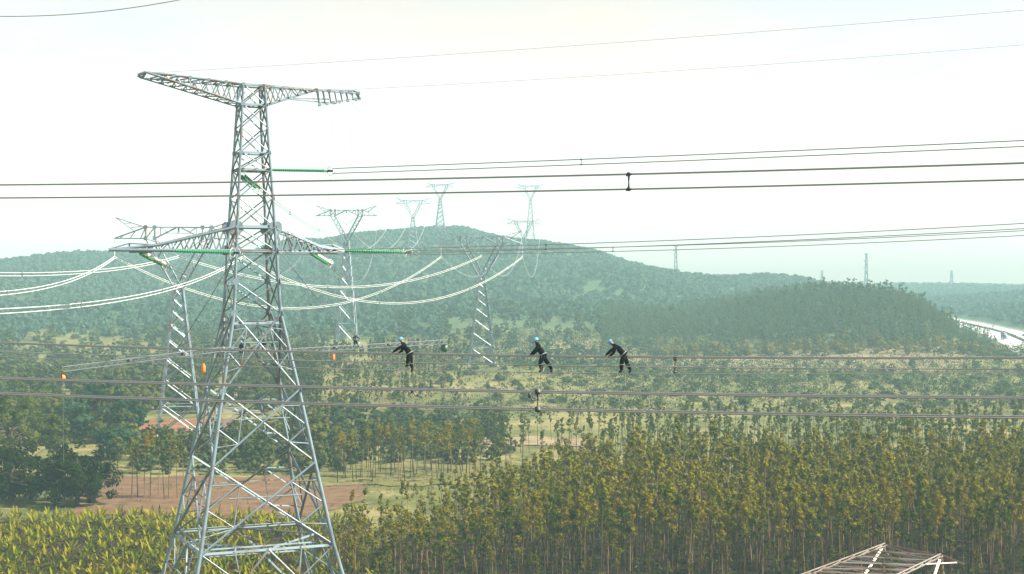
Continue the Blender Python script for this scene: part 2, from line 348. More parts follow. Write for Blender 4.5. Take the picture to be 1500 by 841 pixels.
def broad_parts(H, rad, nclump=70, per=24, leaf=.85, base=.15, squash=.8, lump=(.16, .32), shift=.0):
    gt, gl = G(), G(); zc = H*(base+(1-base)*.52); hz = H*(1-base)*.5
    gt.add(*tube_data([(0, 0, -.3), (.1, .05, H*.3), (.0, .15, H*.6), (-.1, 0, H*.85)], [rad*.075, rad*.055, rad*.035, rad*.01], 6))
    for i in range(nclump):
        d = rvec(1)[0]; d[2] = d[2]*.95+.05; k = rng.uniform(.35, 1)**.6
        c = np.array([d[0]*rad*k, d[1]*rad*k, zc+d[2]*hz*k])+rng.normal(0, .12*rad, 3)*np.array([1, 1, .6]); c[2] = max(c[2], H*base*.8+.3)
        if i % 4 == 0: gt.add(*tube_data([(0, .1, H*.28+H*.25*rng.uniform()), c], [rad*.022, rad*.005], 4))
        cr = rad*rng.uniform(*lump)
        leaves(gl, clumps(c, np.array([cr, cr, cr*squash]), per), leaf, np.clip(rng.normal(.42+shift, .16)+rng.normal(0, .1, per), 0, 1), .1, .72, c+(np.array([0, 0, zc])-c)*.35, .4)
    return gt, gl
def bush_mesh(name, H, rad, m, n=14, per=9, leaf=.5):
    g = G()
    for i in range(n):
        th = rng.uniform(0, 6.28); r = rad*rng.uniform(0, .8)**.6; c = np.array([r*math.cos(th), r*math.sin(th), H*rng.uniform(.2, .85)*(1-.45*(r/rad))])
        leaves(g, clumps(c, np.array([rad*.35, rad*.35, H*.24]), per), leaf, np.clip(rng.normal(.45, .18)+rng.normal(0, .1, per), 0, 1), -.2, .7, np.array([0, 0, H*.3]), .45)
    g.add(*tube_data([(0, 0, -.2), (0, 0, H*.5)], [.08, .03], 4))
    return g.mesh(name, m)
def tile(g, src, P, yaw, sc, dt):
    """Adds copies of src (verts, quads, tint) at points P in one go."""
    v, f, t = src; n = len(P); c, s = np.cos(yaw)[:, None], np.sin(yaw)[:, None]
    x = (v[None, :, 0]*c-v[None, :, 1]*s)*sc[:, None]+P[:, 0:1]; y = (v[None, :, 0]*s+v[None, :, 1]*c)*sc[:, None]+P[:, 1:2]; z = v[None, :, 2]*sc[:, None]+P[:, 2:3]
    V = np.stack([x, y, z], -1).reshape(-1, 3); FF = (f[None]+(np.arange(n)*len(v))[:, None, None]).reshape(-1, f.shape[1])
    g.add(V, FF, np.clip(t[None]+dt[:, None], 0, 1).ravel())
def merged(g): return np.concatenate(g.v), np.concatenate(g.f), np.concatenate(g.t)
def jitter_grid(pxa, pxb, Ya, Yb, sp, jit=.4):
    out = []; Y = Ya
    while Y < Yb:
        x0, x1 = (pxa-750)*Y/F, (pxb-750)*Y/F
        xs = np.arange(x0, x1, sp)+rng.uniform(0, sp)
        for x in xs: out.append((x+rng.normal(0, jit*sp*.6), Y+rng.normal(0, jit*sp*.5)))
        Y += sp
    return np.array(out)
def pxof(x, Y): return 750+x/Y*F
def make_tree(name, label, cat, group, gt, gl, tm, lm):
    r = empty(name, (0, 0, 0), label, cat, group)
    link('trunk', gt.mesh('trunk', tm, True), r); link('crown', gl.mesh('crown', lm), r)
    return r
def put(r, x, Y, s=1.0, zoff=0.0, sz=None):
    r.location = (x, Y, float(hgt(x, Y))-.05+zoff); r.rotation_euler = (0, 0, rng.uniform(0, 6.28)); k = sz or s
    r.scale = (s, s, k); return r
def place_from(protos, used, x, Y, s, label=None, group=None, sz=None):
    i = rng.integers(len(protos)); p = protos[i]
    if i in used: p = copy_tree(p)
    used.add(i)
    if label: p['label'] = label
    if group: p['group'] = group
    return put(p, x, Y, s, 0, sz)
def stuff(name, g, m):
    o = prop(link(name, g.mesh(name, m)), kind='stuff'); return o

# front eucalyptus plantation
LE = 'slender young eucalyptus with bare trunk and olive crown, front rows of the dense plantation'
protos = []
for i in range(9):
    gt, gl = euca_parts(rng.uniform(10.4, 12.8), rng.uniform(.52, .7), rng.uniform(.85, 1.25), 17, 30, .36)
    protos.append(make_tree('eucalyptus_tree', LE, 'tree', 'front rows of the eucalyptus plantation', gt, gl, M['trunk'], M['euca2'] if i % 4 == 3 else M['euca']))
used = set()
pts = jitter_grid(505, 1575, 206, 304, 2.75, .55)
pts = pts[np.argsort(pts[:, 1])]
def stand_edge(P): return P[:, 1] < np.interp(pxof(P[:, 0], P[:, 1]), [500, 600, 700, 800, 900], [232, 250, 270, 292, 310])+rng.normal(0, 4, len(P))
pts = pts[stand_edge(pts)]
hs = .55+.40*sst(500, 960, pxof(pts[:, 0], pts[:, 1]))+rng.normal(0, .15, len(pts))-.10*sst(255, 300, pts[:, 1])*sst(900, 1500, 2250-pxof(pts[:, 0], pts[:, 1]))
NI = 205; seen = pxof(pts[:, 0], pts[:, 1]) < 1530
near = np.where(seen)[0][:NI]; rest = np.setdiff1d(np.arange(len(pts)), near)
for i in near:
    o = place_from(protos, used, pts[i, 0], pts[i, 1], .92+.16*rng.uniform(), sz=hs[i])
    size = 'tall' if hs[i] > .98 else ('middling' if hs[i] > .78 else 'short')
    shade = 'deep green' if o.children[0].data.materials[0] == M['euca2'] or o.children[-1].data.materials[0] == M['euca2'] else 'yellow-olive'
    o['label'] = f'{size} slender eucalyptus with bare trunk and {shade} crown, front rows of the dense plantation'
lows = []
for i in range(10):
    gt, gl = euca_parts(11.2, rng.uniform(.5, .68), rng.uniform(.95, 1.3), 14, 17, .52, 3); lows.append((merged(gt), merged(gl)))
def stand(name, P, sc, m, shift=0.0, tm=None, dz=.22):
    gt, gl = G(), G(); k = rng.integers(len(lows), size=len(P)); Z = hgt(P[:, 0], P[:, 1])-.1; Q = np.column_stack([P, Z]); yaw = rng.uniform(0, 6.28, len(P)); dt = rng.normal(shift, dz, len(P))
    for i in range(len(lows)):
        q = k == i
        if q.any(): tile(gt, lows[i][0], Q[q], yaw[q], sc[q], dt[q]); tile(gl, lows[i][1], Q[q], yaw[q], sc[q], dt[q])
    me = gl.mesh(name, m); stuffo = prop(link(name, me), kind='stuff')
    t = link('trunks', gt.mesh('trunks', tm or M['trunk']), stuffo); t['kind'] = 'stuff'
    return stuffo
stand('eucalyptus_plantation', pts[rest], hs[rest], M['euca'], -.02)
P = jitter_grid(500, 1575, 203, 300, 3.1, .6); P = P[stand_edge(P)]; stand('eucalyptus_saplings', P, rng.uniform(.18, .55, len(P)), M['euca'], -.1)
# a loose row behind it, a few trees before the bare field
for (px, Y) in [(492+i*4.3+rng.normal(0, 2), rng.uniform(308, 330)) for i in range(50)]:
    place_from(protos, used, (px-750)*Y/F, Y, rng.uniform(.9, 1.2), 'slim pale-trunked eucalyptus in the loose row on dry grass behind the big tower', 'loose row of eucalyptus on dry grass', sz=rng.uniform(.72, .98))
for px in (192, 201, 211, 219, 231, 240, 246, 259, 268):
    Y = rng.uniform(287, 292); place_from(protos, used, (px-750)*Y/F, Y, 1.05, 'thin eucalyptus standing along the near edge of the bare brown field', 'thin trees along the bare field', sz=rng.uniform(.85, 1.04))
P = jitter_grid(690, 1580, 318, 392, 4.5, .7); P = P[(rng.uniform(size=len(P)) < .9) & ((pxof(P[:, 0], P[:, 1]) > 880) | (rng.uniform(size=len(P)) < .45))]
stand('young_eucalyptus_woodland', P, rng.uniform(.6, .95, len(P)), M['euca2'], .1)
P = jitter_grid(425, 690, 440, 640, 5.0, .7); P = P[pxof(P[:, 0], P[:, 1]) < 690-rng.uniform(0, 120, len(P))]
stand('hazy_eucalyptus_grove', P, rng.uniform(.6, .95, len(P)), M['euca2'], -.1)

# rows of young leafy plants round the tower's foot
def blade(ln, wd, curl):
    v = []; n = 5
    for i in range(n):
        t = i/(n-1); wv = wd*(.35+1.5*t*(1-t)*1.7)*(1 if i < n-1 else .15); x = ln*math.sin(curl*t)/curl; z = ln*(1-math.cos(curl*t))/curl
        v += [(-wv, z*.0+.0, 0), (0, 0, 0), (wv, 0, 0)]
        for k, dx in enumerate((-1, 0, 1)): v[-3+k] = (dx*wv, -z, x+(.12*wd if dx else 0))
    f = []
    for i in range(n-1):
        for k in (0, 1): f.append((i*3+k, i*3+k+1, i*3+3+k+1, i*3+3+k))
    return np.array(v), np.array(f)
bl = []
for ln, wd, cu in ((1.9, .17, .5), (1.6, .19, .9), (1.3, .18, 1.3), (2.2, .155, .35)):
    v, f = blade(ln, wd, cu); gg = G(); gg.add(v, f, rng.uniform(.1, .5, len(f))*0+.35); bl.append((gg.mesh('leaf', M['banana'], True), v, f))
stg = G(); stg.add(*tube_data([(0, 0, -.2), (0, 0, .55)], [.10, .06], 6), .9); stem_me = stg.mesh('stem', M['darktrunk'])
LP = 'knee-to-head-high leafy plant with upright yellow-green blades in the planted field by the tower foot'
def leaf_frames():
    out = []
    n = rng.integers(6, 8); a0 = rng.uniform(0, 6.28)
    for k in range(n):
        yaw = a0+k*2.4+rng.normal(0, .2); tilt = rng.uniform(.08, .75) if k else .03
        m4 = Matrix.Translation((0, 0, .35+.12*rng.uniform()))@Matrix.Rotation(yaw, 4, 'Z')@Matrix.Rotation(tilt, 4, 'X')@Matrix.Scale(rng.uniform(.75, 1.15), 4)
        out.append((int(rng.integers(len(bl))), m4))
    return out
pproto = []
for i in range(6):
    r = empty('leafy_plant', (0, 0, 0), LP, 'plant', 'planted rows by the tower foot'); link('stem', stem_me, r)
    fr = leaf_frames(); r_src = G()
    for b, m4 in fr:
        link('leaf', bl[b][0], r, m4)
        v = np.array([(m4@Vector(p))[:] for p in bl[b][1]]); r_src.add(v, bl[b][2], rng.uniform(.2, .9))
    pproto.append((r, merged(r_src)))
P = jitter_grid(-70, 600, 200, 266, 1.75, .6)
pp = pxof(P[:, 0], P[:, 1]); P = P[(pp < 520+rng.normal(0, 35, len(P))) & (wob(P[:, 0], P[:, 1]*1.6, 4.2)+rng.normal(0, .35, len(P)) > -.55)]; P = P[np.argsort(P[:, 1])]
pp = pxof(P[:, 0], P[:, 1]); vis = np.where((pp > -10) & (P[:, 1] > 213))[0][:290]; rest = np.setdiff1d(np.arange(len(P)), vis)
used2 = set()
for i in vis:
    k = int(rng.integers(6)); r = pproto[k][0]
    if k in used2: r = copy_tree(r)
    used2.add(k); put(r, P[i, 0], P[i, 1], rng.uniform(.6, 1.1))
gg = G(); k = rng.integers(6, size=len(rest)); Q = np.column_stack([P[rest], hgt(P[rest, 0], P[rest, 1])])
for i in range(6):
    q = k == i; n_ = q.sum(); tile(gg, pproto[i][1], Q[q], rng.uniform(0, 6.28, n_), rng.uniform(.6, 1.1, n_), rng.normal(0, .2, n_))
stuff('leafy_plant_rows', gg, M['banana'])
# weeds between the trunks and rows
gg = G(); P = jitter_grid(-80, 1580, 196, 306, 2.6, .8); sel = rng.uniform(size=len(P)) < .8; P = P[sel]; P = P[(P[:, 1] < 258) | ((pxof(P[:, 0], P[:, 1]) > 560) & stand_edge(P))]
c = np.column_stack([P, hgt(P[:, 0], P[:, 1])+.35]); c = np.repeat(c, 12, 0)+np.abs(rng.normal(0, 1, (len(c)*12, 3)))*np.array([0, 0, .75])+rng.normal(0, [.7, .7, .2], (len(c)*12, 3))
leaves(gg, c, .75, np.clip(rng.normal(.4, .25, len(c)), 0, 1), -.6, .35); stuff('undergrowth', gg, M['euca2'])

gg = G(); P = np.concatenate([jitter_grid(90, 560, 262, 322, 3.4, .9), jitter_grid(430, 760, 300, 346, 2.4, .9)]); P = P[wob(P[:, 0], P[:, 1], 9)+rng.normal(0, .5, len(P)) > .25]
c = np.column_stack([P, hgt(P[:, 0], P[:, 1])+.2]); c = np.repeat(c, 9, 0)+rng.normal(0, [.7, .5, .1], (len(c)*9, 3)); leaves(gg, c, .5, np.clip(rng.normal(.45, .25, len(c)), 0, 1), -.7, .35); stuff('field_weeds', gg, M['scrub'])
# big trees at the left edge of the plantation
def single(name, label, px, Y, H, rad, m, **kw):
    gt, gl = broad_parts(H, rad, **kw); r = make_tree(name, label, 'tree', None, gt, gl, M['darktrunk'], m)
    x = (px-750)*Y/F; return put(r, x, Y)
single('dark_tree', 'large dark rounded tree at the far edge of the leafy rows, touching the bare field', 112, 280, 10.6, 7.2, M['darkbroad'], nclump=95, per=85, leaf=.62, base=.0, lump=(.13, .24), shift=-.2)
single('dark_tree', 'dark spreading tree cut by the picture edge, behind the leafy rows', 16, 284, 10.4, 8.0, M['darkbroad'], nclump=90, per=85, leaf=.62, base=.0, lump=(.13, .24), shift=-.2)
single('olive_tree', 'tall pale olive tree rising behind the dark rounded trees at the picture edge', 12, 338, 15.2, 7.6, M['broad'], nclump=85, per=70, leaf=.6, lump=(.12, .22), base=.1)
single('olive_tree', 'smaller pale olive tree between the tall olive one and the deep green grove', 78, 345, 11.6, 4.0, M['broad'], nclump=80, per=26, leaf=.75, base=.1)
single('deep_green_tree', 'tallest deep green tree in the shaded grove behind the dark rounded tree', 150, 392, 15.5, 6.2, M['deep'], nclump=80, per=60, leaf=.7, lump=(.14, .24), base=.05)
single('deep_green_tree', 'deep green tree of the shaded grove nearest the red earth clearing', 186, 384, 11, 4.6, M['deep'], nclump=110, per=26, leaf=.9, base=.03)
single('deep_green_tree', 'deep green tree of the shaded grove next to the olive tree', 108, 380, 11.5, 5.0, M['deep'], nclump=110, per=26, leaf=.9, base=.03)
single('deep_green_tree', 'low deep green tree filling the front of the shaded grove beside the bare field', 166, 348, 7.5, 4.6, M['deep'], nclump=110, per=26, leaf=.8, base=.02)
single('olive_tree', 'small yellowish tree by the corner of the bare field', 172, 318, 8.8, 2.0, M['broad'], nclump=30, per=16, leaf=.45, base=.3)
single('olive_tree', 'round tree at the far side of the red earth clearing under the second tower', 205, 452, 9, 4.5, M['broad'], nclump=70, per=24, leaf=.85, base=.05)
# trees through the middle distance at the left and centre
bp_ = []
LB = 'rounded green tree among the mixed woodland beyond the bare field'
for i in range(6):
    H = rng.uniform(7, 10); gt, gl = broad_parts(H, rng.uniform(2.6, 4.0), 44, 30, .78, .0)
    bp_.append(make_tree('woodland_tree', LB, 'tree', 'mixed woodland beyond the bare field', gt, gl, M['darktrunk'], (M['broad'], M['bush'], M['broad'])[i % 3]))
used3 = set()
lowb = []
for i in range(6):
    gt, gl = broad_parts(rng.uniform(7, 9.5), rng.uniform(2.6, 3.8), 26, 16, 1.15, .0); lowb.append(merged(gl))
def broadstuff(name, P, sc, m, shift=0.0, sd=.16):
    gl = G(); k = rng.integers(len(lowb), size=len(P)); Q = np.column_stack([P, hgt(P[:, 0], P[:, 1])-.4]); yaw = rng.uniform(0, 6.28, len(P)); dt = rng.normal(shift, sd, len(P))
    for i in range(len(lowb)):
        q = k == i
        if q.any(): tile(gl, lowb[i], Q[q], yaw[q], sc[q], dt[q])
    return stuff(name, gl, m)
P = jitter_grid(-60, 470, 350, 800, 9.0, .9); px = pxof(P[:, 0], P[:, 1])
clear = ((P[:, 1] > 392) & (P[:, 1] < 450) & (px > 185) & (px < 460)) | ((px < 230) & (P[:, 1] < 372)) | ((px > 470) & (P[:, 1] < 420)) | ((px > 200) & (px < 330) & (P[:, 1] < 395))
clear |= (px > 20) & (px < 240) & (P[:, 1] > 690) & (rng.uniform(size=len(P)) < .6)
P = P[~clear & (rng.uniform(size=len(P)) < .85)]; P = P[np.argsort(P[:, 1])]
ni = min(190, len(P)); px = pxof(P[:, 0], P[:, 1]); inv = np.where((px > -20))[0][:ni]; rest = np.setdiff1d(np.arange(len(P)), inv)
for i in inv: place_from(bp_, used3, P[i, 0], P[i, 1], rng.uniform(.65, 1.2))
P = P[rest]; broadstuff('distant_woodland', P, rng.uniform(.6, 1.1, len(P)), M['bush'], .1)
P = jitter_grid(195, 500, 323, 380, 5.0, .8); broadstuff('woodland_edge', P, rng.uniform(.35, .85, len(P)), M['bush'], -.05)
P = jitter_grid(480, 720, 338, 440, 5.4, .9); broadstuff('woodland_behind_row', P, rng.uniform(.4, .8, len(P)), M['bush'], .0)
# scrub field at centre and right
bpm = [bush_mesh('bush', rng.uniform(1.8, 3.4), rng.uniform(1.3, 2.2), M['bush'], 20, 18, .62) for i in range(6)]
P = jitter_grid(600, 1590, 470, 800, 9.5, .9); P = P[rng.uniform(size=len(P)) < .5]; P = P[np.argsort(P[:, 1])][:290]
bprot = []
for x, Y in P:
    o = link('bush', bpm[int(rng.integers(6))]); prop(o, 'rounded green bush dotted over the dry scrub field below the wooded hill', 'bush', 'bushes over the dry scrub field')
    put(o, x, Y, rng.uniform(.55, 1.6), 0, rng.uniform(.45, 1.2))
gs = G(); P = jitter_grid(560, 1600, 455, 840, 4.6, .9); P = P[rng.uniform(size=len(P)) < .85]
c = np.column_stack([P, hgt(P[:, 0], P[:, 1])+.5]); dt = np.clip(.55+wob(c[:, 0], c[:, 1], 22)*.3+rng.normal(0, .18, len(c)), 0, 1)
c = np.repeat(c, 12, 0)+rng.normal(0, [1.0, 1.0, .35], (len(c)*12, 3)); leaves(gs, c, 1.0, np.repeat(dt, 12), -.5, .45); stuff('dry_scrub', gs, M['scrub'])
gs = G(); P = jitter_grid(540, 1600, 430, 840, 4.4, .9); P = P[wob(P[:, 0], P[:, 1]*.7, 26)+wob(P[:, 0]+90, P[:, 1], 9)*.5+rng.normal(0, .3, len(P)) > .05]
c = np.column_stack([P, hgt(P[:, 0], P[:, 1])+.6]); dt = np.clip(.45+rng.normal(0, .22, len(c)), 0, 1); c = np.repeat(c, 11, 0)+rng.normal(0, [1.5, 1.3, .45], (len(c)*11, 3)); leaves(gs, c, 1.0, np.repeat(dt, 11), -.3, .6); stuff('green_scrub', gs, M['bush'])
P = jitter_grid(600, 1560, 470, 760, 11, .9); P = P[(rng.uniform(size=len(P)) < .5) & (wob(P[:, 0], P[:, 1], 30) > .1)]; broadstuff('scrub_thickets', P, rng.uniform(.3, .55, len(P)), M['bush'], .0)
P = jitter_grid(560, 900, 640, 1000, 10, .9); P = P[rng.uniform(size=len(P)) < .6]; broadstuff('valley_thickets', P, rng.uniform(.4, .9, len(P)), M['bush'], .05)
# wooded hill at the right: joined wood, and separate trees along its skyline
P = jitter_grid(880, 1500, 735, 960, 3.6, .8); zz = hgt(P[:, 0], P[:, 1]); q = (np.abs(road_u(P[:, 0], P[:, 1])) > 22) & (P[:, 0] < road_x(P[:, 1])+10)
P = P[q]; h_ = hgt(P[:, 0], P[:, 1]); front = (h_ > 7)|(rng.uniform(size=len(P)) < .3); P = P[front]
stand('wooded_hill', P, rng.uniform(.45, .8, len(P)), M['hillwarm'], .1, M['darktrunk'], .14)
broadstuff('hill_undergrowth', P[::2], rng.uniform(.4, .7, len(P[::2])), M['hillwarm'], .05)
P = jitter_grid(960, 1470, 715, 742, 6, .8); P = P[np.abs(road_u(P[:, 0], P[:, 1])) > 22]; broadstuff('bright_hill_foot_trees', P, rng.uniform(.5, .8, len(P)), M['broad'], .35)
skyp = []; used4 = set()
for i in range(4):
    gt, gl = broad_parts(rng.uniform(7.5, 10), rng.uniform(1.5, 2.2), 16, 22, .7, .42)
    skyp.append(make_tree('skyline_tree', 'tree standing out dark on the skyline of the wooded hill', 'tree', 'skyline trees of the wooded hill', gt, gl, M['darktrunk'], M['hillwarm']))
for px in [935, 962, 985, 1003, 1048, 1068, 1082, 1100, 1112, 1138, 1150, 1168, 1187, 1196, 1206, 1222, 1236, 1243, 1252, 1262, 1275, 1288, 1297, 1306, 1322, 1333, 1352, 1366, 1382, 1391, 1396]:
    Y = rng.uniform(860, 880); x = (px-750)*Y/F
    place_from(skyp, used4, x, Y, rng.uniform(.8, 1.5), 'tree standing out dark on the skyline of the wooded hill', 'skyline trees of the wooded hill', sz=rng.uniform(1.05, 1.55))
# forest on the far hills
P = []
P.append(jitter_grid(-120, 640, 790, 980, 7.5, .9)); P.append(jitter_grid(560, 960, 900, 990, 8, .9))
for (ya, yb, sp, k) in ((980, 1350, 8, .85), (1350, 1960, 8.2, .95)):
    P.append(jitter_grid(-120, 1620, ya, yb, sp, .9)[::1])
P = np.concatenate(P); px = pxof(P[:, 0], P[:, 1]); dens = wob(P[:, 0], P[:, 1], 60); dens[(px > 20) & (px < 240) & (P[:, 1] < 850) & (rng.uniform(size=len(P)) < .7)] = -3
P = P[(np.abs(road_u(P[:, 0], P[:, 1])) > 30) & (dens+rng.normal(0, .4, len(P)) > -1.5+.7*(P[:, 1] < 1250))]
lowh = lowb
tiny = []
for i in range(6):
    gl = G(); n_ = 34; d = rvec(n_); d[:, 2] = np.abs(d[:, 2])*1.1-.25; rr = np.array([rng.uniform(3, 4.4), rng.uniform(3, 4.4), rng.uniform(2.5, 3.6)])
    c = d*rr*rng.uniform(.75, 1.1, (n_, 1))+np.array([0, 0, rr[2]*.75]); nn = d+rng.normal(0, .35, d.shape); nn /= np.linalg.norm(nn, axis=1, keepdims=True)
    u_ = np.cross(nn, rvec(n_)); u_ /= np.linalg.norm(u_, axis=1, keepdims=True); v_ = np.cross(nn, u_); s_ = rng.uniform(1.1, 2.0, (n_, 1))
    gl.add(np.stack([c+u_*s_, c+v_*s_*.8, c-u_*s_, c-v_*s_*.8], 1).reshape(-1, 3), np.arange(4*n_).reshape(n_, 4), np.clip(rng.normal(.45, .12, n_), 0, 1)); tiny.append(merged(gl))
lowb = tiny
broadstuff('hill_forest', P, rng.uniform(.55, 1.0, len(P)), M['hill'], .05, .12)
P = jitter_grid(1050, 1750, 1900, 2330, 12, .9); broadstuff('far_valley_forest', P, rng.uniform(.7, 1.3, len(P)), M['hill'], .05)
lowb = lowh

# ------------------------------------------------------------------ highway
def strip(name, u0, u1, Y0, Y1, lift, m, n=60, parent=None, thick=None):
    ys = np.linspace(Y0, Y1, n); g = G(); V = []
    for y in ys:
        for u in (u0, u1): V.append((road_x(y)+u, y, road_z(y)+lift))
    g.add(V, [(2*i, 2*i+1, 2*i+3, 2*i+2) for i in range(n-1)])
    return link(name, g.mesh(name, m), parent)
road = prop(strip('road', -16, 16, 690, 1600, .30, M['road']), kind='structure')
for u in (-15.4, -2.2, 2.2, 15.4): strip('lane_line', u-.12, u+.12, 690, 1600, .31, M['line'], parent=road)
med = prop(strip('median_strip', -1.3, 1.3, 690, 1600, .45, M['scrub']), kind='structure')
gg = G(); yy = np.arange(700, 1600, .8); c = np.column_stack([road_x(yy)+rng.normal(0, .35, len(yy)), yy, road_z(yy)+.95]); c = np.repeat(c, 3, 0)+rng.normal(0, [.35, .4, .3], (len(c)*3, 3)); leaves(gg, c, 1.0, rng.uniform(.1, .5, len(c)), -.4, .5)
mh = prop(link('median_hedge', gg.mesh('median_hedge', M['bush'])), 'low clipped hedge along the median of the highway', 'hedge')
for u, lb in ((-15.9, 'steel guard rail on the hill side of the highway'), (15.9, 'steel guard rail on the far side of the highway')):
    e = empty('guard_rail', (road_x(900)+u, 900, road_z(900)+.3), lb, 'guard rail')
    g = G(); ys = np.linspace(700, 1500, 60)
    for a in (.45, .8): g.add(*tube_data([(road_x(y)+u-e.location.x, y-900, road_z(y)-road_z(900)+a) for y in ys], .12, 4))
    link('rail', g.mesh('rail', M['rail']), e); g = G()
    for y in np.arange(704, 1500, 8.0): g.add(*box_data((road_x(y)+u-e.location.x, y-900, road_z(y)-road_z(900)+.4), (.14, .14, .8)))
    o = link('posts', g.mesh('posts', M['rail']), e); o['kind'] = 'stuff'
def wheel(parent, x, y, r, wd):
    v, f = lathe_data([(-wd/2, .01), (-wd/2, r*.9), (-wd*.3, r), (wd*.3, r), (wd/2, r*.9), (wd/2, .01)], 14); g = G(); g.add(np.array(v)[:, [2, 1, 0]], f)
    link('wheel', g.mesh('wheel', M['tyre'], True), parent, Matrix.Translation((x, y, r)))
def loft(name, secs, m, parent):
    """A shell through rectangular sections (y, halfwidth bottom, halfwidth top, z0, z1)."""
    v = []; f = []
    for (y, a, b, z0, z1) in secs: v += [(-a, y, z0), (a, y, z0), (b, y, z1), (-b, y, z1)]
    for i in range(len(secs)-1):
        for k in range(4): f.append((4*i+k, 4*i+(k+1) % 4, 4*i+4+(k+1) % 4, 4*i+4+k))
    n = 4*(len(secs)-1); f += [(0, 3, 2, 1), (n, n+1, n+2, n+3)]
    g = G(); g.add(v, f); o = link(name, g.mesh(name, m), parent); return o
def car(px, u, Y, label, m, flip=False):
    r = empty('car', (road_x(Y)+u, Y, road_z(Y)+.31), label, 'car', rz=math.atan2(-(road_x(Y+10)-road_x(Y-10)), 20)+(math.pi if flip else 0))
    loft('body', [(-2.2, .8, .78, .45, .75), (-2.1, .86, .82, .3, .85), (-.9, .88, .84, .28, .95), (1.4, .88, .84, .28, .98), (2.15, .86, .82, .3, .92), (2.25, .8, .76, .45, .8)], m, r)
    loft('cabin', [(-1.1, .82, .8, .93, .96), (-.35, .82, .66, .95, 1.45), (1.2, .82, .66, .95, 1.46), (1.9, .82, .78, .93, .97)], M['window'], r)
    loft('roof', [(-.35, .66, .62, 1.452, 1.5), (1.2, .66, .62, 1.462, 1.5)], m, r)
    for x in (-.8, .8):
        for y in (-1.35, 1.35): wheel(r, x, y, .33, .22)
def truck(u, Y, label, flip=False):
    r = empty('truck', (road_x(Y)+u, Y, road_z(Y)+.31), label, 'truck', rz=math.atan2(-(road_x(Y+10)-road_x(Y-10)), 20)+(math.pi if flip else 0))
    loft('cab', [(-5.9, 1.15, 1.1, .6, 2.0), (-5.7, 1.2, 1.1, .5, 2.9), (-3.9, 1.2, 1.15, .5, 3.0)], M['carb'], r)
    loft('windscreen', [(-5.93, 1.0, .98, 1.9, 2.6), (-5.8, 1.0, .98, 1.85, 2.65)], M['window'], r)
    loft('cargo_box', [(-3.6, 1.25, 1.25, 1.1, 3.9), (5.6, 1.25, 1.25, 1.1, 3.9)], M['cargo'], r)
    loft('chassis', [(-5.4, .5, .5, .55, .9), (5.4, .5, .5, .55, 1.05)], M['dark'], r)
    for x in (-1.05, 1.05):
        for y in (-4.8, 2.8, 4.1): wheel(r, x, y, .5, .3)
truck(-9.5, 905, 'blue-grey covered truck on the near carriageway of the highway')
car(0, -6, 1010, 'small dark car ahead of the truck on the near carriageway', M['carb'])
car(0, 7, 940, 'blue car on the far carriageway of the highway', M['carb'], True)
car(0, 9, 1075, 'pale car farthest along the highway beside the median', M['carw'], True)
car(0, -4.5, 850, 'white car following the truck at the picture edge', M['carw'])
# ------------------------------------------------------------------ main lattice tower
TH = R(23.3); TX, TY = -31.7, 183.0; TZ = float(hgt(TX, TY))
tower = empty('transmission_tower', (TX, TY, TZ), 'tallest pale lattice tower with two crossarms, workers sitting on it', 'tower', rz=TH)
PROF = [(0, 21.3), (11.2, 15.9), (21.0, 12.29), (29.6, 9.24), (34.6, 7.3), (38.8, 5.7), (42.6, 5.24), (46.3, 4.9), (49.2, 4.58), (52.7, 4.2), (56.1, 3.8), (58.2, 3.5), (61.2, 3.2), (64.0, 2.9), (66.4, 2.6)]
def hw(z): return float(np.interp(z, [p[0] for p in PROF], [p[1] for p in PROF]))/2
SG = ((-1, -1), (1, -1), (1, 1), (-1, 1))         # near, right, far, left corners
def cn_(k, z): h = hw(z); return Vector((SG[k % 4][0]*h, SG[k % 4][1]*h, z))
leg_z = [0, 11.2, 21.0, 29.6, 34.6, 38.8, 46.3, 56.1, 66.4]
for k in range(4):
    g = G(); pr = [(0, .26), (21, .24), (38.8, .21), (56, .17), (66.4, .14)]
    zs = [0, 11.2, 21, 29.6, 34.6, 38.8, 42.6, 46.3, 49.2, 52.7, 56.1, 58.2, 61.2, 64, 66.4]
    g.add(*tube_data([cn_(k, z) for z in zs], [float(np.interp(z, [a for a, b in pr], [b for a, b in pr])) for z in zs], 8))
    g_ = link('leg', g.mesh('leg', M['steel'], True), tower)
    g = G(); g.add(*box_data(cn_(k, 0)+Vector((0, 0, .1)), (2.0, 2.0, 1.6))); link('footing', g.mesh('footing', M['concrete']), tower)
def gusset(p, nrm, s, parent=tower, m='steel'):
    p, x, y, z, _ = align(p, Vector(p)+Vector(nrm), (0, 0, 1)); g = G()
    v = [(x*a+y*b)*s+z*c+p for c in (-.03, .03) for a, b in ((-.5, -.3), (-.3, -.5), (.3, -.5), (.5, -.3), (.5, .3), (.3, .5), (-.3, .5), (-.5, .3))]
    g.add([q[:] for q in v], [(i, (i+1) % 8, (i+1) % 8+8, i+8) for i in range(8)]); g.add([q[:] for q in v], [(0, 1, 2, 7), (2, 3, 6, 7), (3, 4, 5, 6), (8, 15, 10, 9), (10, 15, 14, 11), (11, 14, 13, 12)])
    return link('gusset_plate', g.mesh('gusset_plate', M[m]), parent)
def nrm(k): return Vector(((0, -1, 0), (1, 0, 0), (0, 1, 0), (-1, 0, 0))[k % 4])
panels = [(11.2, 21.0, 1), (21.0, 29.6, 1), (29.6, 38.8, 1), (38.8, 42.6, 0), (42.6, 46.3, 0), (46.3, 49.2, 0), (49.2, 52.7, 0), (52.7, 56.1, 0), (56.1, 58.2, 0), (58.2, 61.2, 0), (61.2, 64.0, 0), (64.0, 66.4, 0)]
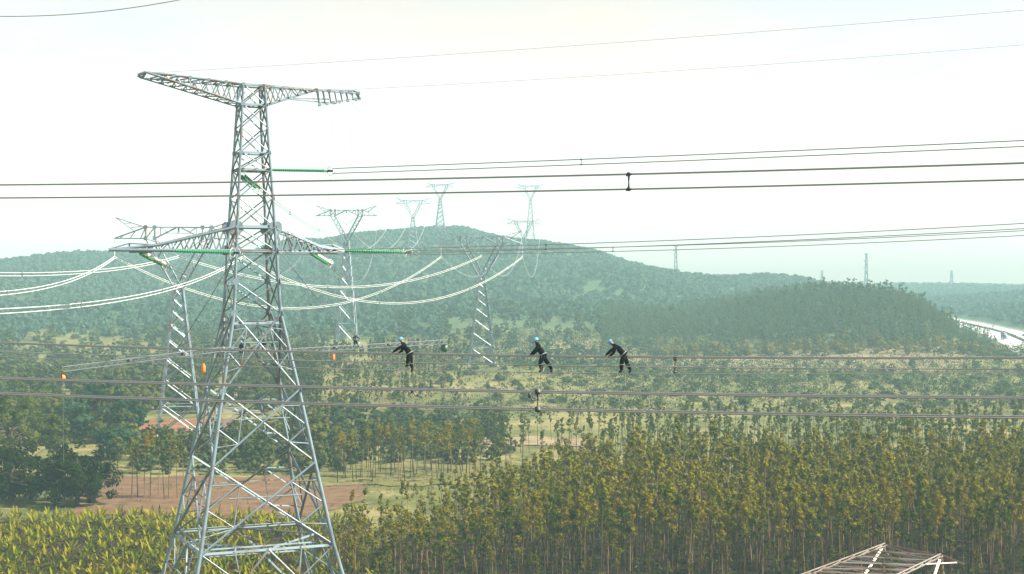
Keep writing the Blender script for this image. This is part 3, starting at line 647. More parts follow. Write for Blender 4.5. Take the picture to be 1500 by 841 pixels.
for (z0, z1, big) in panels:
    wd = .235 if big else .15
    for k in range(4):
        A, B, T, U = cn_(k, z0), cn_(k+1, z0), cn_(k+1, z1), cn_(k, z1); n = nrm(k)
        h0, h1 = hw(z0), hw(z1); O = lerp(A, T, h0/(h0+h1))
        bar(tower, 'brace', A+n*.1, T+n*.1, wd, 'steel', -n); bar(tower, 'brace', B-n*.06, U-n*.06, wd, 'steel', -n)
        if big:
            for (bt, tp) in ((A, U), (B, T)):
                m1, m2, lm = lerp(bt, O, .5), lerp(tp, O, .5), lerp(bt, tp, .5)
                bar(tower, 'redundant_brace', m1, m2, .15, 'steel', -n)
                bar(tower, 'redundant_brace', lm, m1, .15, 'steel', -n); bar(tower, 'redundant_brace', lm, m2, .15, 'steel', -n)
                bar(tower, 'redundant_brace', lerp(bt, tp, .25), m1, .15, 'steel', -n)
                bar(tower, 'redundant_brace', lerp(bt, tp, .78), m2, .13, 'steel', -n)
        if z0 in (38.8, 42.6, 29.6, 46.3, 49.2, 52.7, 58.2, 64.0):
            gusset(A+n*.16, n, .75 if z0 < 48 else .42)
    if big:   # horizontal spacers inside the upper half of each big panel
        zm = z0+(z1-z0)*.62
        for k in range(4): bar(tower, 'redundant_brace', lerp(cn_(k, zm), cn_(k+1, zm), .18), lerp(cn_(k, zm), cn_(k+1, zm), .82), .14, 'steel', -nrm(k))
for z, wd in ((11.2, .28), (37.6, .3), (46.3, .36), (49.2, .36), (56.1, .28), (58.2, .22), (64.0, .26), (66.4, .26)):
    for k in range(4): bar(tower, 'belt_beam', cn_(k, z), cn_(k+1, z), wd, 'steel', (0, 0, 1))
    if z in (11.2, 37.6, 56.1):
        mids = [lerp(cn_(k, z), cn_(k+1, z), .5) for k in range(4)]
        for k in range(4): bar(tower, 'diaphragm_beam', mids[k]+Vector((0, 0, .05)), mids[(k+1) % 4]+Vector((0, 0, .05)), .2, 'steel', (0, 0, 1))
# second rail of the walkway belt and its ties
for k in range(4):
    a, b = cn_(k, 11.2)*.93, cn_(k+1, 11.2)*.93; a.z = b.z = 11.6; bar(tower, 'walkway_rail', a, b, .17, 'steel', (0, 0, 1))
    a2, b2 = cn_(k, 8.6), cn_(k+1, 8.6); ml = lerp(cn_(k, 11.2), cn_(k+1, 11.2), .5)
    for t in (.25, .75): bar(tower, 'walkway_tie', lerp(cn_(k, 11.2), cn_(k+1, 11.2), t), lerp(a, b, t), .16, 'steel', (0, 0, 1))
    F0, F1 = cn_(k, 0), cn_(k+1, 0)
    for ft, cor in ((F0, cn_(k, 11.2)), (F1, cn_(k+1, 11.2))):
        bar(tower, 'brace', ft, ml, .26, 'steel', -nrm(k))
        for t in (.35, .68):
            p, q = lerp(ft, cor, t), lerp(ft, ml, t); bar(tower, 'redundant_brace', p, q, .16, 'steel', -nrm(k))
            bar(tower, 'redundant_brace', q, lerp(ft, cor, min(1, t+.32)), .15, 'steel', -nrm(k))
        bar(tower, 'redundant_brace', lerp(ft, ml, .68), lerp(cor, ml, .5), .15, 'steel', -nrm(k))
    bar(tower, 'redundant_brace', lerp(F0, ml, .68), lerp(cn_(k+1, 0), ml, .68), .17, 'steel', nrm(k))
    bar(tower, 'redundant_brace', lerp(F0, ml, .68), lerp(lerp(cn_((k+1), 0), lerp(cn_(k+1, 11.2), cn_(k+2, 11.2), .5), .68), (0, 0, 0), 0), .15, 'steel', (0, 0, 1)) if 0 else None
# ---- crossarms: each a part with its own chords and braces
def arm_part(name): 
    o = link('crossarm', None, tower) if 0 else D.objects.new(name, None); C.objects.link(o); o.parent = tower; return o
top = arm_part('top_crossarm')
def hline(arm, top0, tip, bot0, n, wd, cw):
    """One side panel of an arm: chords from the body to the tip and a zigzag between them."""
    bar(arm, 'chord', top0, tip, cw, 'steel', (0, 0, 1)); bar(arm, 'chord', bot0, tip, cw, 'steel', (0, 0, 1))
    for i in range(n):
        t0, t1 = i/n, (i+1)/n; t0, t1 = t0*.93, t1*.93
        a, b, c = lerp(top0, tip, t0), lerp(bot0, tip, (t0+t1)/2), lerp(top0, tip, t1)
        bar(arm, 'brace', a, b, wd, 'steel', (0, 1, 0)); bar(arm, 'brace', b, c, wd, 'steel', (0, 1, 0))
def between(arm, a0, a1, b0, b1, n, wd):
    for i in range(n):
        t0, t1 = i/n*.93, (i+1)/n*.93
        bar(arm, 'brace', lerp(a0, a1, t0), lerp(b0, b1, t1), wd, 'steel', (0, 0, 1))
        if i: bar(arm, 'brace', lerp(a0, a1, t0), lerp(b0, b1, t0), wd*.9, 'steel', (0, 0, 1))
tipL = Vector((-13.6, -.1, 67.0)); h6, h4 = hw(66.4), hw(64.0)
tA, tB = Vector((-12.7, -.45, 67.35)), Vector((-13.0, .35, 66.75))
hline(top, (-h6, -h6, 66.4), tA, (-h4, -h4, 64), 8, .13, .24); hline(top, (-h6, h6, 66.4), tB, (-h4, h4, 64), 8, .13, .24)
between(top, (-h6, -h6, 66.4), tA, (-h6, h6, 66.4), tB, 7, .14); between(top, (-h4, -h4, 64), tA, (-h4, h4, 64), tB, 8, .12)
bar(top, 'chord', tA, tipL, .3, 'steel'); bar(top, 'chord', tB, tipL, .3, 'steel'); bar(top, 'chord', tA, tB, .2, 'steel')
rA, rB = Vector((8.0, -.5, 66.2)), Vector((8.2, .6, 66.35)); eA, eB = Vector((13.4, -.6, 66.05)), Vector((13.2, .7, 66.5)); eC, eD = Vector((13.6, -.5, 65.4)), Vector((7.8, -2.2, 64.2))
for s, r_, e_ in ((-1, rA, eA), (1, rB, eB)):
    hline(top, (h6, s*h6, 66.4), r_, (h4, s*h4, 64), 5, .13, .26); bar(top, 'chord', r_, e_, .24, 'steel', (0, 0, 1))
between(top, (h6, -h6, 66.4), rA, (h6, h6, 66.4), rB, 5, .14)
bar(top, 'chord', (4.9, -1.1, 65.0), eC+Vector((-4, 0, -.25)), .16, 'steel'); bar(top, 'chord', (4.4, -1.2, 64.85), (10.3, -1.4, 64.55), .16, 'steel')
bar(top, 'chord', eD, eC, .22, 'steel'); bar(top, 'chord', eA, eC, .26, 'steel'); bar(top, 'chord', eA, eB, .22, 'steel')
for t in np.linspace(0, 1, 8):
    p, q = lerp(rA, eA, t), lerp(eD, eC, min(1, t*.96+.02)); bar(top, 'brace', p, q, .13, 'steel'); bar(top, 'brace', lerp(rB, eB, min(1, t+.06)), q, .13, 'steel'); bar(top, 'brace', p, lerp(rB, eB, min(1, t+.1)), .13, 'steel')
for t in (.02, .2, .35, .5, .7, .9, .99): gusset(lerp(eD, eC, t), (0, -1, 0), .42, top)
for t in (0, .3, .6, .8, 1): gusset(lerp(rA, eA, t), (0, -1, 0), .45, top)
for t in (.0, .18, .36, .55, .72): gusset(lerp(Vector((-h6, -h6, 66.4)), tA, t)+Vector((0, -.1, 0)), (0, -1, 0), .4, top)
low = arm_part('lower_crossarm'); h3, h2 = hw(46.3), hw(49.2)
for sx, tip, nb in ((-1, -17.0, 9), (1, 11.9, 7)):
    tp = {s: Vector((tip, s*.35, 46.35)) for s in (-1, 1)}
    knee = {s: Vector((sx*(h2+ (abs(tip)-h2)*.62), s*1.0, 46.95)) for s in (-1, 1)}
    for s in (-1, 1):
        t0, b0 = Vector((sx*h2, s*h2, 49.2)), Vector((sx*h3, s*h3, 46.3))
        bar(low, 'chord', t0, knee[s], .34, 'steel', (0, 0, 1)); bar(low, 'chord', knee[s], tp[s], .34, 'steel', (0, 0, 1)); bar(low, 'chord', b0, tp[s], .36, 'steel', (0, 0, 1))
        for i in range(nb):
            a, b = i/nb, (i+.5)/nb; c = (i+1)/nb
            up = lambda t: lerp(t0, knee[s], t/.64) if t < .64 else lerp(knee[s], tp[s], (t-.64)/.36)
            bar(low, 'brace', up(a), lerp(b0, tp[s], b*.97), .15, 'steel', (0, 1, 0)); bar(low, 'brace', lerp(b0, tp[s], b*.97), up(c*.97), .15, 'steel', (0, 1, 0))
    between(low, (sx*h3, -h3, 46.3), tp[-1], (sx*h3, h3, 46.3), tp[1], nb, .15)
    for t in np.linspace(.12, .92, 7): bar(low, 'brace', lerp((sx*h2, -h2, 49.2), knee[-1], t), lerp((sx*h2, h2, 49.2), knee[1], t), .13, 'steel', (0, 0, 1))
    # small raised peak of the arm end
    p0, p1, p2 = Vector((sx*(abs(tip)*.68), 0, 47.0)), Vector((sx*abs(tip)*.86, 0, 47.15)), Vector((tip, 0, 46.45))
    bar(low, 'chord', p0, p1, .18, 'steel'); bar(low, 'chord', p1, p2, .16, 'steel'); bar(low, 'brace', p1, p1-Vector((0, 0, .8)), .2, 'steel')
    for k_ in (-1, 1): gusset(Vector((sx*(h2+.1), k_*h2, 49.1)), (0, -1, 0), 1.5, low); gusset(Vector((sx*(h3+.1), k_*h3, 46.4)), (0, -1, 0), 1.2, low)
    g = G(); g.add(*box_data((sx*abs(tip)*.79, -.5, 46.15), (2.6, .5, .28))); link('hanger_plate', g.mesh('hanger_plate', M['oldsteel']), low)

# ------------------------------------------------------------------ insulator strings
def string_mesh(ln, m, r=.2, ribs=25, sides=10):
    pr = []
    for i in range(ribs):
        z = ln*(i+.1)/ribs; d = ln/ribs
        pr += [(z, .06), (z+d*.1, r), (z+d*.45, r*.8), (z+d*.55, .06)]
    g = G(); g.add(*lathe_data(pr, sides)); return g.mesh('disc_stack', m, True)
def torus(rad, r, m, name, n=20, s=6):
    g = G(); v, f = [], []
    for i in range(n):
        a = 2*math.pi*i/n
        for k in range(s):
            b = 2*math.pi*k/s; v.append(((rad+r*math.cos(b))*math.cos(a), (rad+r*math.cos(b))*math.sin(a), r*math.sin(b)))
    for i in range(n):
        for k in range(s): f.append((i*s+k, (i+1) % n*s+k, (i+1) % n*s+(k+1) % s, i*s+(k+1) % s))
    g.add(v, f); return g.mesh(name, m, True)
RING = torus(.55, .035, M['paint'], 'corona_ring')
def insulator(p, q, label, group, twin=.22, white=False):
    p, q = Vector(p), Vector(q); ln = (q-p).length; e = empty('insulator_string', p, label, 'insulator', group)
    _, x, y, z, _ = align(p, q, (0, 0, 1)); m3 = lambda o: Matrix(((x.x, y.x, z.x, o.x), (x.y, y.y, z.y, o.y), (x.z, y.z, z.z, o.z), (0, 0, 0, 1)))
    sm = string_mesh(ln-.9, M['glass']); sm2 = string_mesh(ln-.9, M['white_glass']) if white else sm
    for s, me in ((-1, sm), (1, sm2)): link('disc_stack', me, e, m3(y*(s*twin)+z*.35))
    g = G(); g.add(*tube_data([Vector((0, 0, 0)), z*.35], .09, 6)); link('hanger', g.mesh('hanger', M['dark']), e)
    for d in (ln-.75, ln-.25): link('corona_ring', RING, e, m3(z*d)@Matrix.Rotation(math.pi/2 if d > ln-.5 else 0, 4, 'X'))
    g = G(); g.add(*tube_data([z*(ln-.6), z*ln], .16, 6)); link('yoke_plate', g.mesh('yoke_plate', M['dark']), e)
    return q
LS = 'insulator strings of the tallest tower'
Q_R = insulator(W(504, 367.5, 187.5), W(601, 370, 184.5), 'long green insulator string at the right tip of the lower crossarm', LS)
Q_L = insulator(W(252, 367.5, 178.2), W(349, 370.5, 174.5), 'long green insulator string crossing in front of the tower from its left arm', LS)
Q_T = insulator(W(397, 249, 186), W(487, 250.5, 183), 'long green insulator string reaching out from the tower neck against the sky', LS)
B_L = insulator(W(208, 371, 177.2), W(243, 389, 186.5), 'short-looking green and white twin insulator under the left lower arm', LS, .3, True)
B_R = insulator(W(458, 371, 187), W(484, 387, 196), 'short-looking green and white twin insulator under the right lower arm', LS, .3, True)
B_T = insulator(W(355, 257, 184), W(380, 276, 192.5), 'green twin insulator slanting down inside the tower neck', LS, .3)

# ------------------------------------------------------------------ wires
def spacer_part(e, p, s, m='dark'):
    g = G(); h = s/2
    for a, b in (((-h, -h), (h, h)), ((-h, h), (h, -h))):
        g.add(*tube_data([p+Vector((0, a[0], a[1])), p+Vector((0, b[0], b[1]))], (.035 if p.y+e.location.y > 100 else .022), 5))
    for a in (-h, h):
        for b in (-h, h): g.add(*box_data(p+Vector((0, a, b)), (.22, .1, .11) if p.y+e.location.y > 100 else (.13, .06, .09)))
    link('spacer', g.mesh('spacer', M[m]), e)
def bundle(pts, label, m='conductor', r=.017, s=.45, offs=None, group='overhead conductor bundles', sp=(), name='conductor_bundle', sides=6):
    o0 = Vector(pts[0]); e = empty(name, o0, label, 'power line', group); pts = [Vector(p)-o0 for p in pts]
    h = s/2
    for (a, b) in (offs or ((-h, h), (h, h), (-h, -h), (h, -h))): tube('conductor', [p+Vector((0, a, b)) for p in pts], r, M[m], e, sides)
    for f in sp:
        t = f*(len(pts)-1); i = int(t); spacer_part(e, lerp(pts[i], pts[min(i+1, len(pts)-1)], t-i), s)
    return e
def through(P, n=60):
    """A smooth curve through three points, parametrised by x."""
    xs = [p.x for p in P]
    def lag(t):
        o = Vector((0, 0, 0))
        for i, p in enumerate(P):
            k = 1.0
            for j in range(len(P)):
                if j != i: k *= (t-xs[j])/(xs[i]-xs[j])
            o += p*k
        return o
    a, b = xs[0], xs[-1]; ext = (b-a)*.35
    return [lag(a-ext+(b-a+2*ext)*i/n) for i in range(n+1)]
def fr(P, px, n=2000):
    best = min(range(len(P)), key=lambda i: abs(pxof(P[i].x, P[i].y)-px)); return best/(len(P)-1)
P = through([W(0, 280.5, 52), W(750, 270, 46.5), W(1500, 251, 41)]); bundle(P, 'dark twin-looking bundle crossing the whole sky in front of the tall tower', sp=[fr(P, 903)])
P = through([W(0, 565, 44), W(700, 585, 39), W(1500, 597, 34.5)]); bundle(P, 'nearest thick bundle below the three walking workers', 'conductor', .021, sp=[fr(P, 778)])
# the bundle the three workers walk on: two upper, one middle, one lower foot wire
def wb(py): return [W(px, y, Yv) for px, y, Yv in zip((0, 750, 1500), py, (86, 79, 72))]
P = through([W(0, 510, 86), W(750, 532.5, 79), W(1500, 534, 72)])
e = empty('conductor_bundle', P[0], 'bundle the three dark-clothed workers hold and stand on', 'power line', 'overhead conductor bundles')
WY = {}
for py, dy, r in (((501.5, 520, 523.5), 0, .036), ((503.5, 522.3, 526), .45, .036), ((515, 534.2, 541), -.1, .032), ((523, 545.5, 546), .25, .022)):
    T_ = through(wb(py)); WY[py] = T_; tube('conductor', [Vector(q)+Vector((0, dy, 0))-P[0] for q in T_], r, M['conductor'], e)
g = G(); c0 = W(988, 535, 76.8)-P[0]
for a, b in ((-.42, .42),): g.add(*tube_data([c0+Vector((0, 0, a)), c0+Vector((.05, 0, b))], .03, 6))
for z in (-.36, -.1, .28, .42): g.add(*box_data(c0+Vector((.02, 0, z)), (.17, .12, .10)))
link('spacer', g.mesh('spacer', M['dark']), e)
# from the tall tower's strings out to the right
def to_right(q, px, py, Yv, sag, n=40): return sagline(q, W(px, py, Yv), sag, n)
P = to_right(Q_T, 1700, 201, 146, .15); bundle(P, 'thin bundle from the tower neck string up across the sky', r=.042, s=.6, sp=[fr(P, 862)])
P = to_right(Q_R, 1750, 327, 150, .6); bundle(P, 'bundle leaving the right lower arm string towards the right', r=.045, s=.5, sp=[fr(P, 910)])
P = to_right(Q_L, 1750, 316, 138, .7); bundle(P, 'bundle leaving the string that crosses in front of the tower', r=.045, s=.5, sp=[fr(P, 815)])
for (a, b, Ya, Yb, lb) in ((W(228, 106.5, 178), W(1650, 2, 140), 0, 0, 'faint earth wire from the left tip of the top crossarm'), (W(519, 131, 188), W(1650, 53, 150), 0, 0, 'faint earth wire from the right tip of the top crossarm'), (W(-90, 20, 60), W(300, -8, 60), 0, 0, 'faint wire cutting the top corner of the sky')):
    prop(tube('earth_wire', sagline(a, b, .4), .018, M['earthwire']), lb, 'wire')
P1 = W(236, 133, 178); P2 = W(338, 216, 182)
prop(tube('stay_rope', [P1, P2], .013, M['earthwire']), 'faint slanting rope from the left end of the top crossarm to the tower neck', 'rope')
prop(tube('stay_rope', [W(516, 150, 188), W(600, 262, 195)], .013, M['earthwire']), 'faint slanting rope from the right end of the top crossarm down the sky', 'rope')
prop(tube('hoist_rope', [W(487, 156, 187), W(481, 300, 187)], .013, M['earthwire']), 'faint hanging rope below the right top crossarm, nearer the tower', 'rope')
prop(tube('hoist_rope', [W(516, 150, 188), W(514, 245, 187.5)], .013, M['earthwire']), 'faint hanging rope at the right end of the top crossarm', 'rope')
prop(tube('stay_rope', [W(345, 375, 176), W(322, 412, 176), W(307, 438, 176), W(262, 508, 177)], .035, M['dark']), 'dark stay rope running from the tower down to the second tower side', 'rope')
prop(tube('stay_rope', [W(413, 373, 188), W(458, 430, 188), W(500, 478, 188)], .035, M['dark']), 'dark stay rope slanting from the right lower arm over the hill', 'rope')

# ------------------------------------------------------------------ cup-shaped towers
BARFN = bar
def cup_tower(Ht, wm=1.0, body_w=5.2):
    """Legs to a waist, a V-shaped window and a bridge with arms and earth-wire horns. x along the bridge."""
    e = empty('cup_tower', (0, 0, 0), '', 'tower', 'cup-shaped lattice towers of the lines to the hill'); wz, zb, zt = Ht-17, Ht-4.5, Ht-1.7
    st = 'steel'; b0, b1 = body_w, 1.0; bar = lambda p_, n_, a_, c_, w_, m_='steel', r_=None: BARFN(p_, n_, a_, c_, w_*wm, m_, r_)
    def cc(k, z): t = z/wz; h = b0*(1-t)+b1*t; return Vector((SG[k % 4][0]*h, SG[k % 4][1]*h*.9, z))
    for k in range(4): bar(e, 'leg', cc(k, 0), cc(k, wz), .42, st, SG[k]+(0,)); 
    g = G()
    for k in range(4): g.add(*box_data(cc(k, 0), (1.6, 1.6, 1.2)))
    o = link('footing', g.mesh('footing', M['concrete']), e)
    zs = [0]; step = wz*.2
    while zs[-1] < wz-1.5: zs.append(min(wz, zs[-1]+step)); step *= .86
    zs[-1] = wz
    for z0, z1 in zip(zs[:-1], zs[1:]):
        for k in range(4): bar(e, 'brace', cc(k, z0), cc(k+1, z1), .30, st, nrm(k)); bar(e, 'brace', cc(k+1, z0), cc(k, z1), .24, st, nrm(k))
    for z in (zs[1], wz):
        for k in range(4): bar(e, 'belt_beam', cc(k, z), cc(k+1, z), .24, st, (0, 0, 1))
    for sx in (-1, 1):
        for sy in (-.9, .9):
            o0, o1, i0, i1 = Vector((sx*1.0, sy, wz)), Vector((sx*8, sy, zb)), Vector((sx*.4, sy, wz+2.4)), Vector((sx*5.8, sy, zb))
            bar(e, 'window_leg', o0, o1, .36, st); bar(e, 'window_leg', i0, i1, .32, st); bar(e, 'window_leg', o0*1.0, Vector((-sx*.4, sy, wz+2.4)), .22, st)
            for i in range(5):
                bar(e, 'brace', lerp(o0, o1, i/5), lerp(i0, i1, (i+.5)/5), .17, st); bar(e, 'brace', lerp(i0, i1, (i+.5)/5), lerp(o0, o1, (i+1)/5), .17, st)
            for x in (5.8, 8): bar(e, 'column', (sx*x, sy, zb), (sx*x, sy, zt), .3, st)
            bar(e, 'brace', (sx*5.8, sy, zb), (sx*8, sy, zt), .15, st); bar(e, 'brace', (sx*8, sy, zb), (sx*5.8, sy, zt), .15, st)
            bar(e, 'bridge_chord', (sx*8, sy, zt), (0, sy, zt), .28, st); bar(e, 'bridge_chord', (sx*5.8, sy, zb), (sx*.6, sy, zt-.1), .28, st)
            bar(e, 'brace', (sx*2.6, sy, zt-1.2), (sx*4.4, sy, zt), .13, st); bar(e, 'brace', (sx*4.4, sy, zb+.8), (sx*4.4, sy, zt), .13, st)
            tp = Vector((sx*15.5, sy*.2, zb)); bar(e, 'arm_chord', (sx*8, sy, zt), tp, .28, st); bar(e, 'arm_chord', (sx*8, sy, zb), tp, .26, st)
            for i in range(3): bar(e, 'brace', lerp(Vector((sx*8, sy, zb)), tp, i/3+.17), lerp(Vector((sx*8, sy, zt)), tp, i/3+.0), .13, st)
            hp = Vector((sx*15.2, sy*.15, Ht+.6)); bar(e, 'horn', (sx*8.2, sy, zt), hp, .2, st); bar(e, 'horn', (sx*10.5, sy*.7, zb+1.75), hp, .2, st)
            for i in range(3): bar(e, 'brace', lerp(Vector((sx*8.2, sy, zt)), hp, i/3+.1), lerp(Vector((sx*10.5, sy*.7, zb+1.75)), hp, i/3+.25), .11, st)
        bar(e, 'brace', (sx*8, -.9, zt), (sx*8, .9, zb), .15, st); bar(e, 'brace', (sx*8, .9, zt), (sx*8, -.9, zb), .15, st)
        for x in (5.8, 8):
            for z in (zb, zt): gusset((sx*x, -1.05, z), (0, -1, 0), .95, e)
    bar(e, 'brace', (0, -.9, zt), (0, -.9, zt-1.6), .4, st); bar(e, 'bridge_chord', (-3, -.9, zt-1.5), (3, -.9, zt-1.5), .13, st)
    return e
CUPS = {}
def put_cup(key, px, py_top, Y, rz, label, sc=1.0):
    x = (px-750)*Y/F; top_z = W(px, py_top, Y).z; gz = float(hgt(x, Y)); Ht = (top_z-gz)/sc
    e = cup_tower(Ht, 1+max(0, Y-500)/1600); e['label'] = label; e.location = (x, Y, gz); e.rotation_euler = (0, 0, rz); e.scale = (sc,)*3
    bpy.context.view_layer.update()
    Mx = Matrix.Translation((x, Y, gz))@Matrix.Rotation(rz, 4, 'Z')@Matrix.Scale(sc, 4)
    CUPS[key] = [Mx@Vector((sx*15.5, 0, Ht-4.7)) for sx in (-1, 1)]+[Mx@Vector((0, 0, Ht-9))]
    CUPS[key+'_v'] = [Mx@Vector((sx*5.8, 0, Ht-4.7)) for sx in (-1, 1)]+[Mx@Vector((sx*15.2, 0, Ht+.7)) for sx in (-1, 1)]
put_cup('second', 262, 323, 400, R(10), 'second lattice tower with a wide flat bridge, half behind the tallest one, on red earth', 1.07)
put_cup('hillfoot', 706, 340, 580, R(6), 'cup-shaped lattice tower standing before the big hill, behind the right crossarm wires', 1.02)
put_cup('slope', 508, 303, 760, R(-2), 'cup-shaped lattice tower with a tall V window just right of the tallest tower')
put_cup('brow', 605, 291, 1364, R(4), 'small pale cup-shaped tower rising behind the hill crest left of the summit tower')
put_cup('summit', 645, 268, 1600, R(-3), 'faint cup-shaped tower on the very top of the big hill')
put_cup('shoulder', 767, 321, 1390, R(3), 'faint lower cup-shaped tower overlapping a taller one on the hill shoulder')
put_cup('shoulder_high', 777, 270, 1700, R(0), 'faint taller cup-shaped tower on the hill shoulder, behind a lower one')
NAMES = {'second': 'the second tower on red earth', 'hillfoot': 'the tower before the big hill', 'slope': 'the tower with the tall V window', 'brow': 'the small tower on the hill crest', 'summit': 'the hilltop tower', 'shoulder': 'the lower shoulder tower', 'shoulder_high': 'the taller shoulder tower'}
END = {}
for k, v in NAMES.items():
    a, b, c = CUPS[k]; va, vb = CUPS[k+'_v'][:2]; il = 4.8; END[k] = []
    for p, sd_ in ((a, 'left'), (b, 'right')):
        q = p-Vector((0, 0, il)); END[k].append(q)
        g = G(); pr = []
        for i in range(16): pr += [(-il*i/16, .04), (-il*(i+.3)/16, .14), (-il*(i+.6)/16, .04)]
        g.add(*lathe_data(pr, 6)); o = link('hanging_insulator', g.mesh('hanging_insulator', M['bright'])); o.location = p
        prop(o, f'pale insulator string hanging from the {sd_} arm of {v}', 'insulator', 'hanging insulators of the cup-shaped towers')
    q = c; END[k].append(q); g = G(); mid = (va+vb)/2
    for p in (va, vb): g.add(*tube_data([p-mid, q-mid], .09, 5))
    o = link('hanging_insulator', g.mesh('hanging_insulator', M['earthwire'])); o.location = mid; prop(o, f'V-shaped insulator string in the window of {v}', 'insulator', 'hanging insulators of the cup-shaped towers')
PH = ('left', 'right', 'middle')
def span(k0, k1, sag, m='bright', r=.05, sp=(), s=.5):
    for i in range(3):
        P = sagline(END[k0][i], END[k1][i], sag[i] if isinstance(sag, tuple) else sag, 36); h = s/2
        bundle(P, f'{PH[i]} bundle sagging between {NAMES[k0].replace("the ", "")} and {NAMES[k1].replace("the ", "")}', m, r, s, ((-h, h), (h, -h)), sp=sp, sides=5)
span('second', 'hillfoot', (16.5, 15, 10), r=.06, sp=(.4, .75)); span('hillfoot', 'shoulder', 22, 'paint', r=.045, s=.5); span('shoulder', 'shoulder_high', 8, 'paint', r=.06)
span('slope', 'brow', 24, 'paint', r=.06); span('brow', 'summit', 8, 'paint', r=.06)
for i, (q, lb) in enumerate(((B_L, 'left'), (B_R, 'right'), (B_T, 'upper'))):
    P = sagline(q, END['slope'][i], 12 if i < 2 else 5, 40); bundle(P, f'pale bundle from the {lb} slanting insulator away to the tower with the tall V window', 'conductor', .022, .45, sp=(.12, .35), sides=5)
for i, (px, py, lb) in enumerate(((-130, 431, 'left'), (-130, 460, 'right'), (-130, 397, 'middle'))):
    P = sagline(END['second'][i], W(px, py, (150, 128, 190)[i]), (3.0, 3.5, 2.0)[i], 36); bundle(P, f'bright white {lb} bundle from the second tower to the picture edge', 'bright', .05, .5, sp=(.5, .75), sides=6)
# far narrow pylons on the skyline
def far_pylon(px, py, Y, h, label, w0=2.4):
    x = (px-750)*Y/F; z = W(px, py, Y).z; gz = z-h; e = empty('far_pylon', (x, Y, gz), label, 'tower', 'far pylons on the horizon')
    for k in range(4): bar(e, 'leg', (SG[k][0]*w0, SG[k][1]*w0, 0), (SG[k][0]*.6, SG[k][1]*.6, h), .8, 'steel')
    n = 7
    for i in range(n):
        for k in range(4):
            t0, t1 = i/n, (i+1)/n; a = w0*(1-t0)+.6*t0; b = w0*(1-t1)+.6*t1
            bar(e, 'brace', (SG[k][0]*a, SG[k][1]*a, h*t0), (SG[(k+1) % 4][0]*b, SG[(k+1) % 4][1]*b, h*t1), .5, 'steel')
    for z_ in (.72, .85, .98): bar(e, 'crossarm', (-3.2, 0, h*z_), (3.2, 0, h*z_), .8, 'steel')
    return e
far_pylon(1269, 371, 1800, 62, 'narrow grey pylon rising behind the wooded hill top')
far_pylon(990, 360, 1850, 40, 'small grey pylon with a short cross top on the low ridge')
far_pylon(1204, 396, 2200, 38, 'very faint pylon left of the narrow grey one')
far_pylon(1394, 396, 2180, 30, 'very faint pylon above the far ridge, beyond the highway')

# ------------------------------------------------------------------ lattice work booms on the tower
def boom(p, q, label, seg, s=.5):
    p, q = Vector(p), Vector(q); e = empty('work_boom', p, label, 'boom', 'lattice work booms on the tower'); d = q-p; z = d.normalized(); x = Vector((0, 0, 1)); y = z.cross(x).normalized()
    c = [x*a+y*b for a, b in ((s/2, s*.4), (s/2, -s*.4), (-s/2, -s*.4), (-s/2, s*.4))]
    for k in range(4): bar(e, 'chord', c[k], d+c[k], .06, 'boom')
    for i in range(seg):
        for k in (0, 1, 2, 3) if i % 2 else (1, 3, 0):
            bar(e, 'lacing', d*(i/seg)+c[k], d*((i+1)/seg)+c[(k+1) % 4], .045, 'boom')
    for t in (.25, .6): g = G(); g.add(*box_data(d*t, (.5, .3, .35))); link('clamp', g.mesh('clamp', M['dark']), e)
    return e
JL = W(322, 512, 176)
boom(JL, W(92, 541, 160), 'lattice work boom reaching from the tower to the left, an orange pulley at its end', 26)
boom(W(432, 513.5, 189), W(655, 500.5, 204), 'lattice work boom reaching right from the tower, a bent worker standing on it', 26)
boom(JL, W(432, 513.5, 189), 'lattice work boom spanning between the tower legs under two seated workers', 12)
def pulley(p, label, m, r, ln=.9, drop=0.0, slim=1.0):
    p = Vector(p); e = empty('pulley_block', p, label, 'pulley')
    g = G(); v, f = lathe_data([(-.16, .02), (-.16, r), (-.06, r*.8), (.06, r*.8), (.16, r), (.16, .02)], 14); v = np.array(v)[:, [0, 2, 1]]*np.array([slim, 1, 1])-np.array([0, 0, ln]); g.add(v, f); link('sheave', g.mesh('sheave', M[m]), e)
    g = G(); g.add(*box_data((0, .2, -ln*.5), (.12, .05, ln))); g.add(*box_data((0, -.2, -ln*.5), (.12, .05, ln))); g.add(*box_data((0, 0, -.05), (.2, .45, .12))); link('strap', g.mesh('strap', M['dark']), e)
    if drop: tube('rope', [Vector((.1, 0, -ln-r)), Vector((.12, 0, -ln-drop))], .02, M['rope'], e, 5)
pulley(W(91, 543, 160), 'orange pulley hanging at the left end of the work boom', 'orange', .33, .75, 9)
pulley(W(651, 502, 204), 'dark green pulley hanging at the right end of the work boom', 'green', .52, .75, 6)
def bag(p, label, h=1.2, r=.24):
    p = Vector(p); e = empty('tool_bag', p, label, 'bag'); g = G(); g.add(*lathe_data([(-h, .03), (-h, r*.8), (-h*.85, r), (-h*.4, r*.95), (-h*.2, r*.6), (-h*.16, .05)], 12)); link('sack', g.mesh('sack', M['orange'], True), e)
    tube('cord', [Vector((0, 0, 0)), Vector((0, 0, -h*.2))], .03, M['dark'], e, 5); return e
bag(W(488, 514, 193), 'orange bag hanging under the right work boom near the bent worker'); bag(W(298, 530, 173), 'orange bag hanging beside the left leg of the tallest tower', 1.3, .28)
g = G(); g.add(*box_data((0, 0, 0), (.55, .4, .45))); 
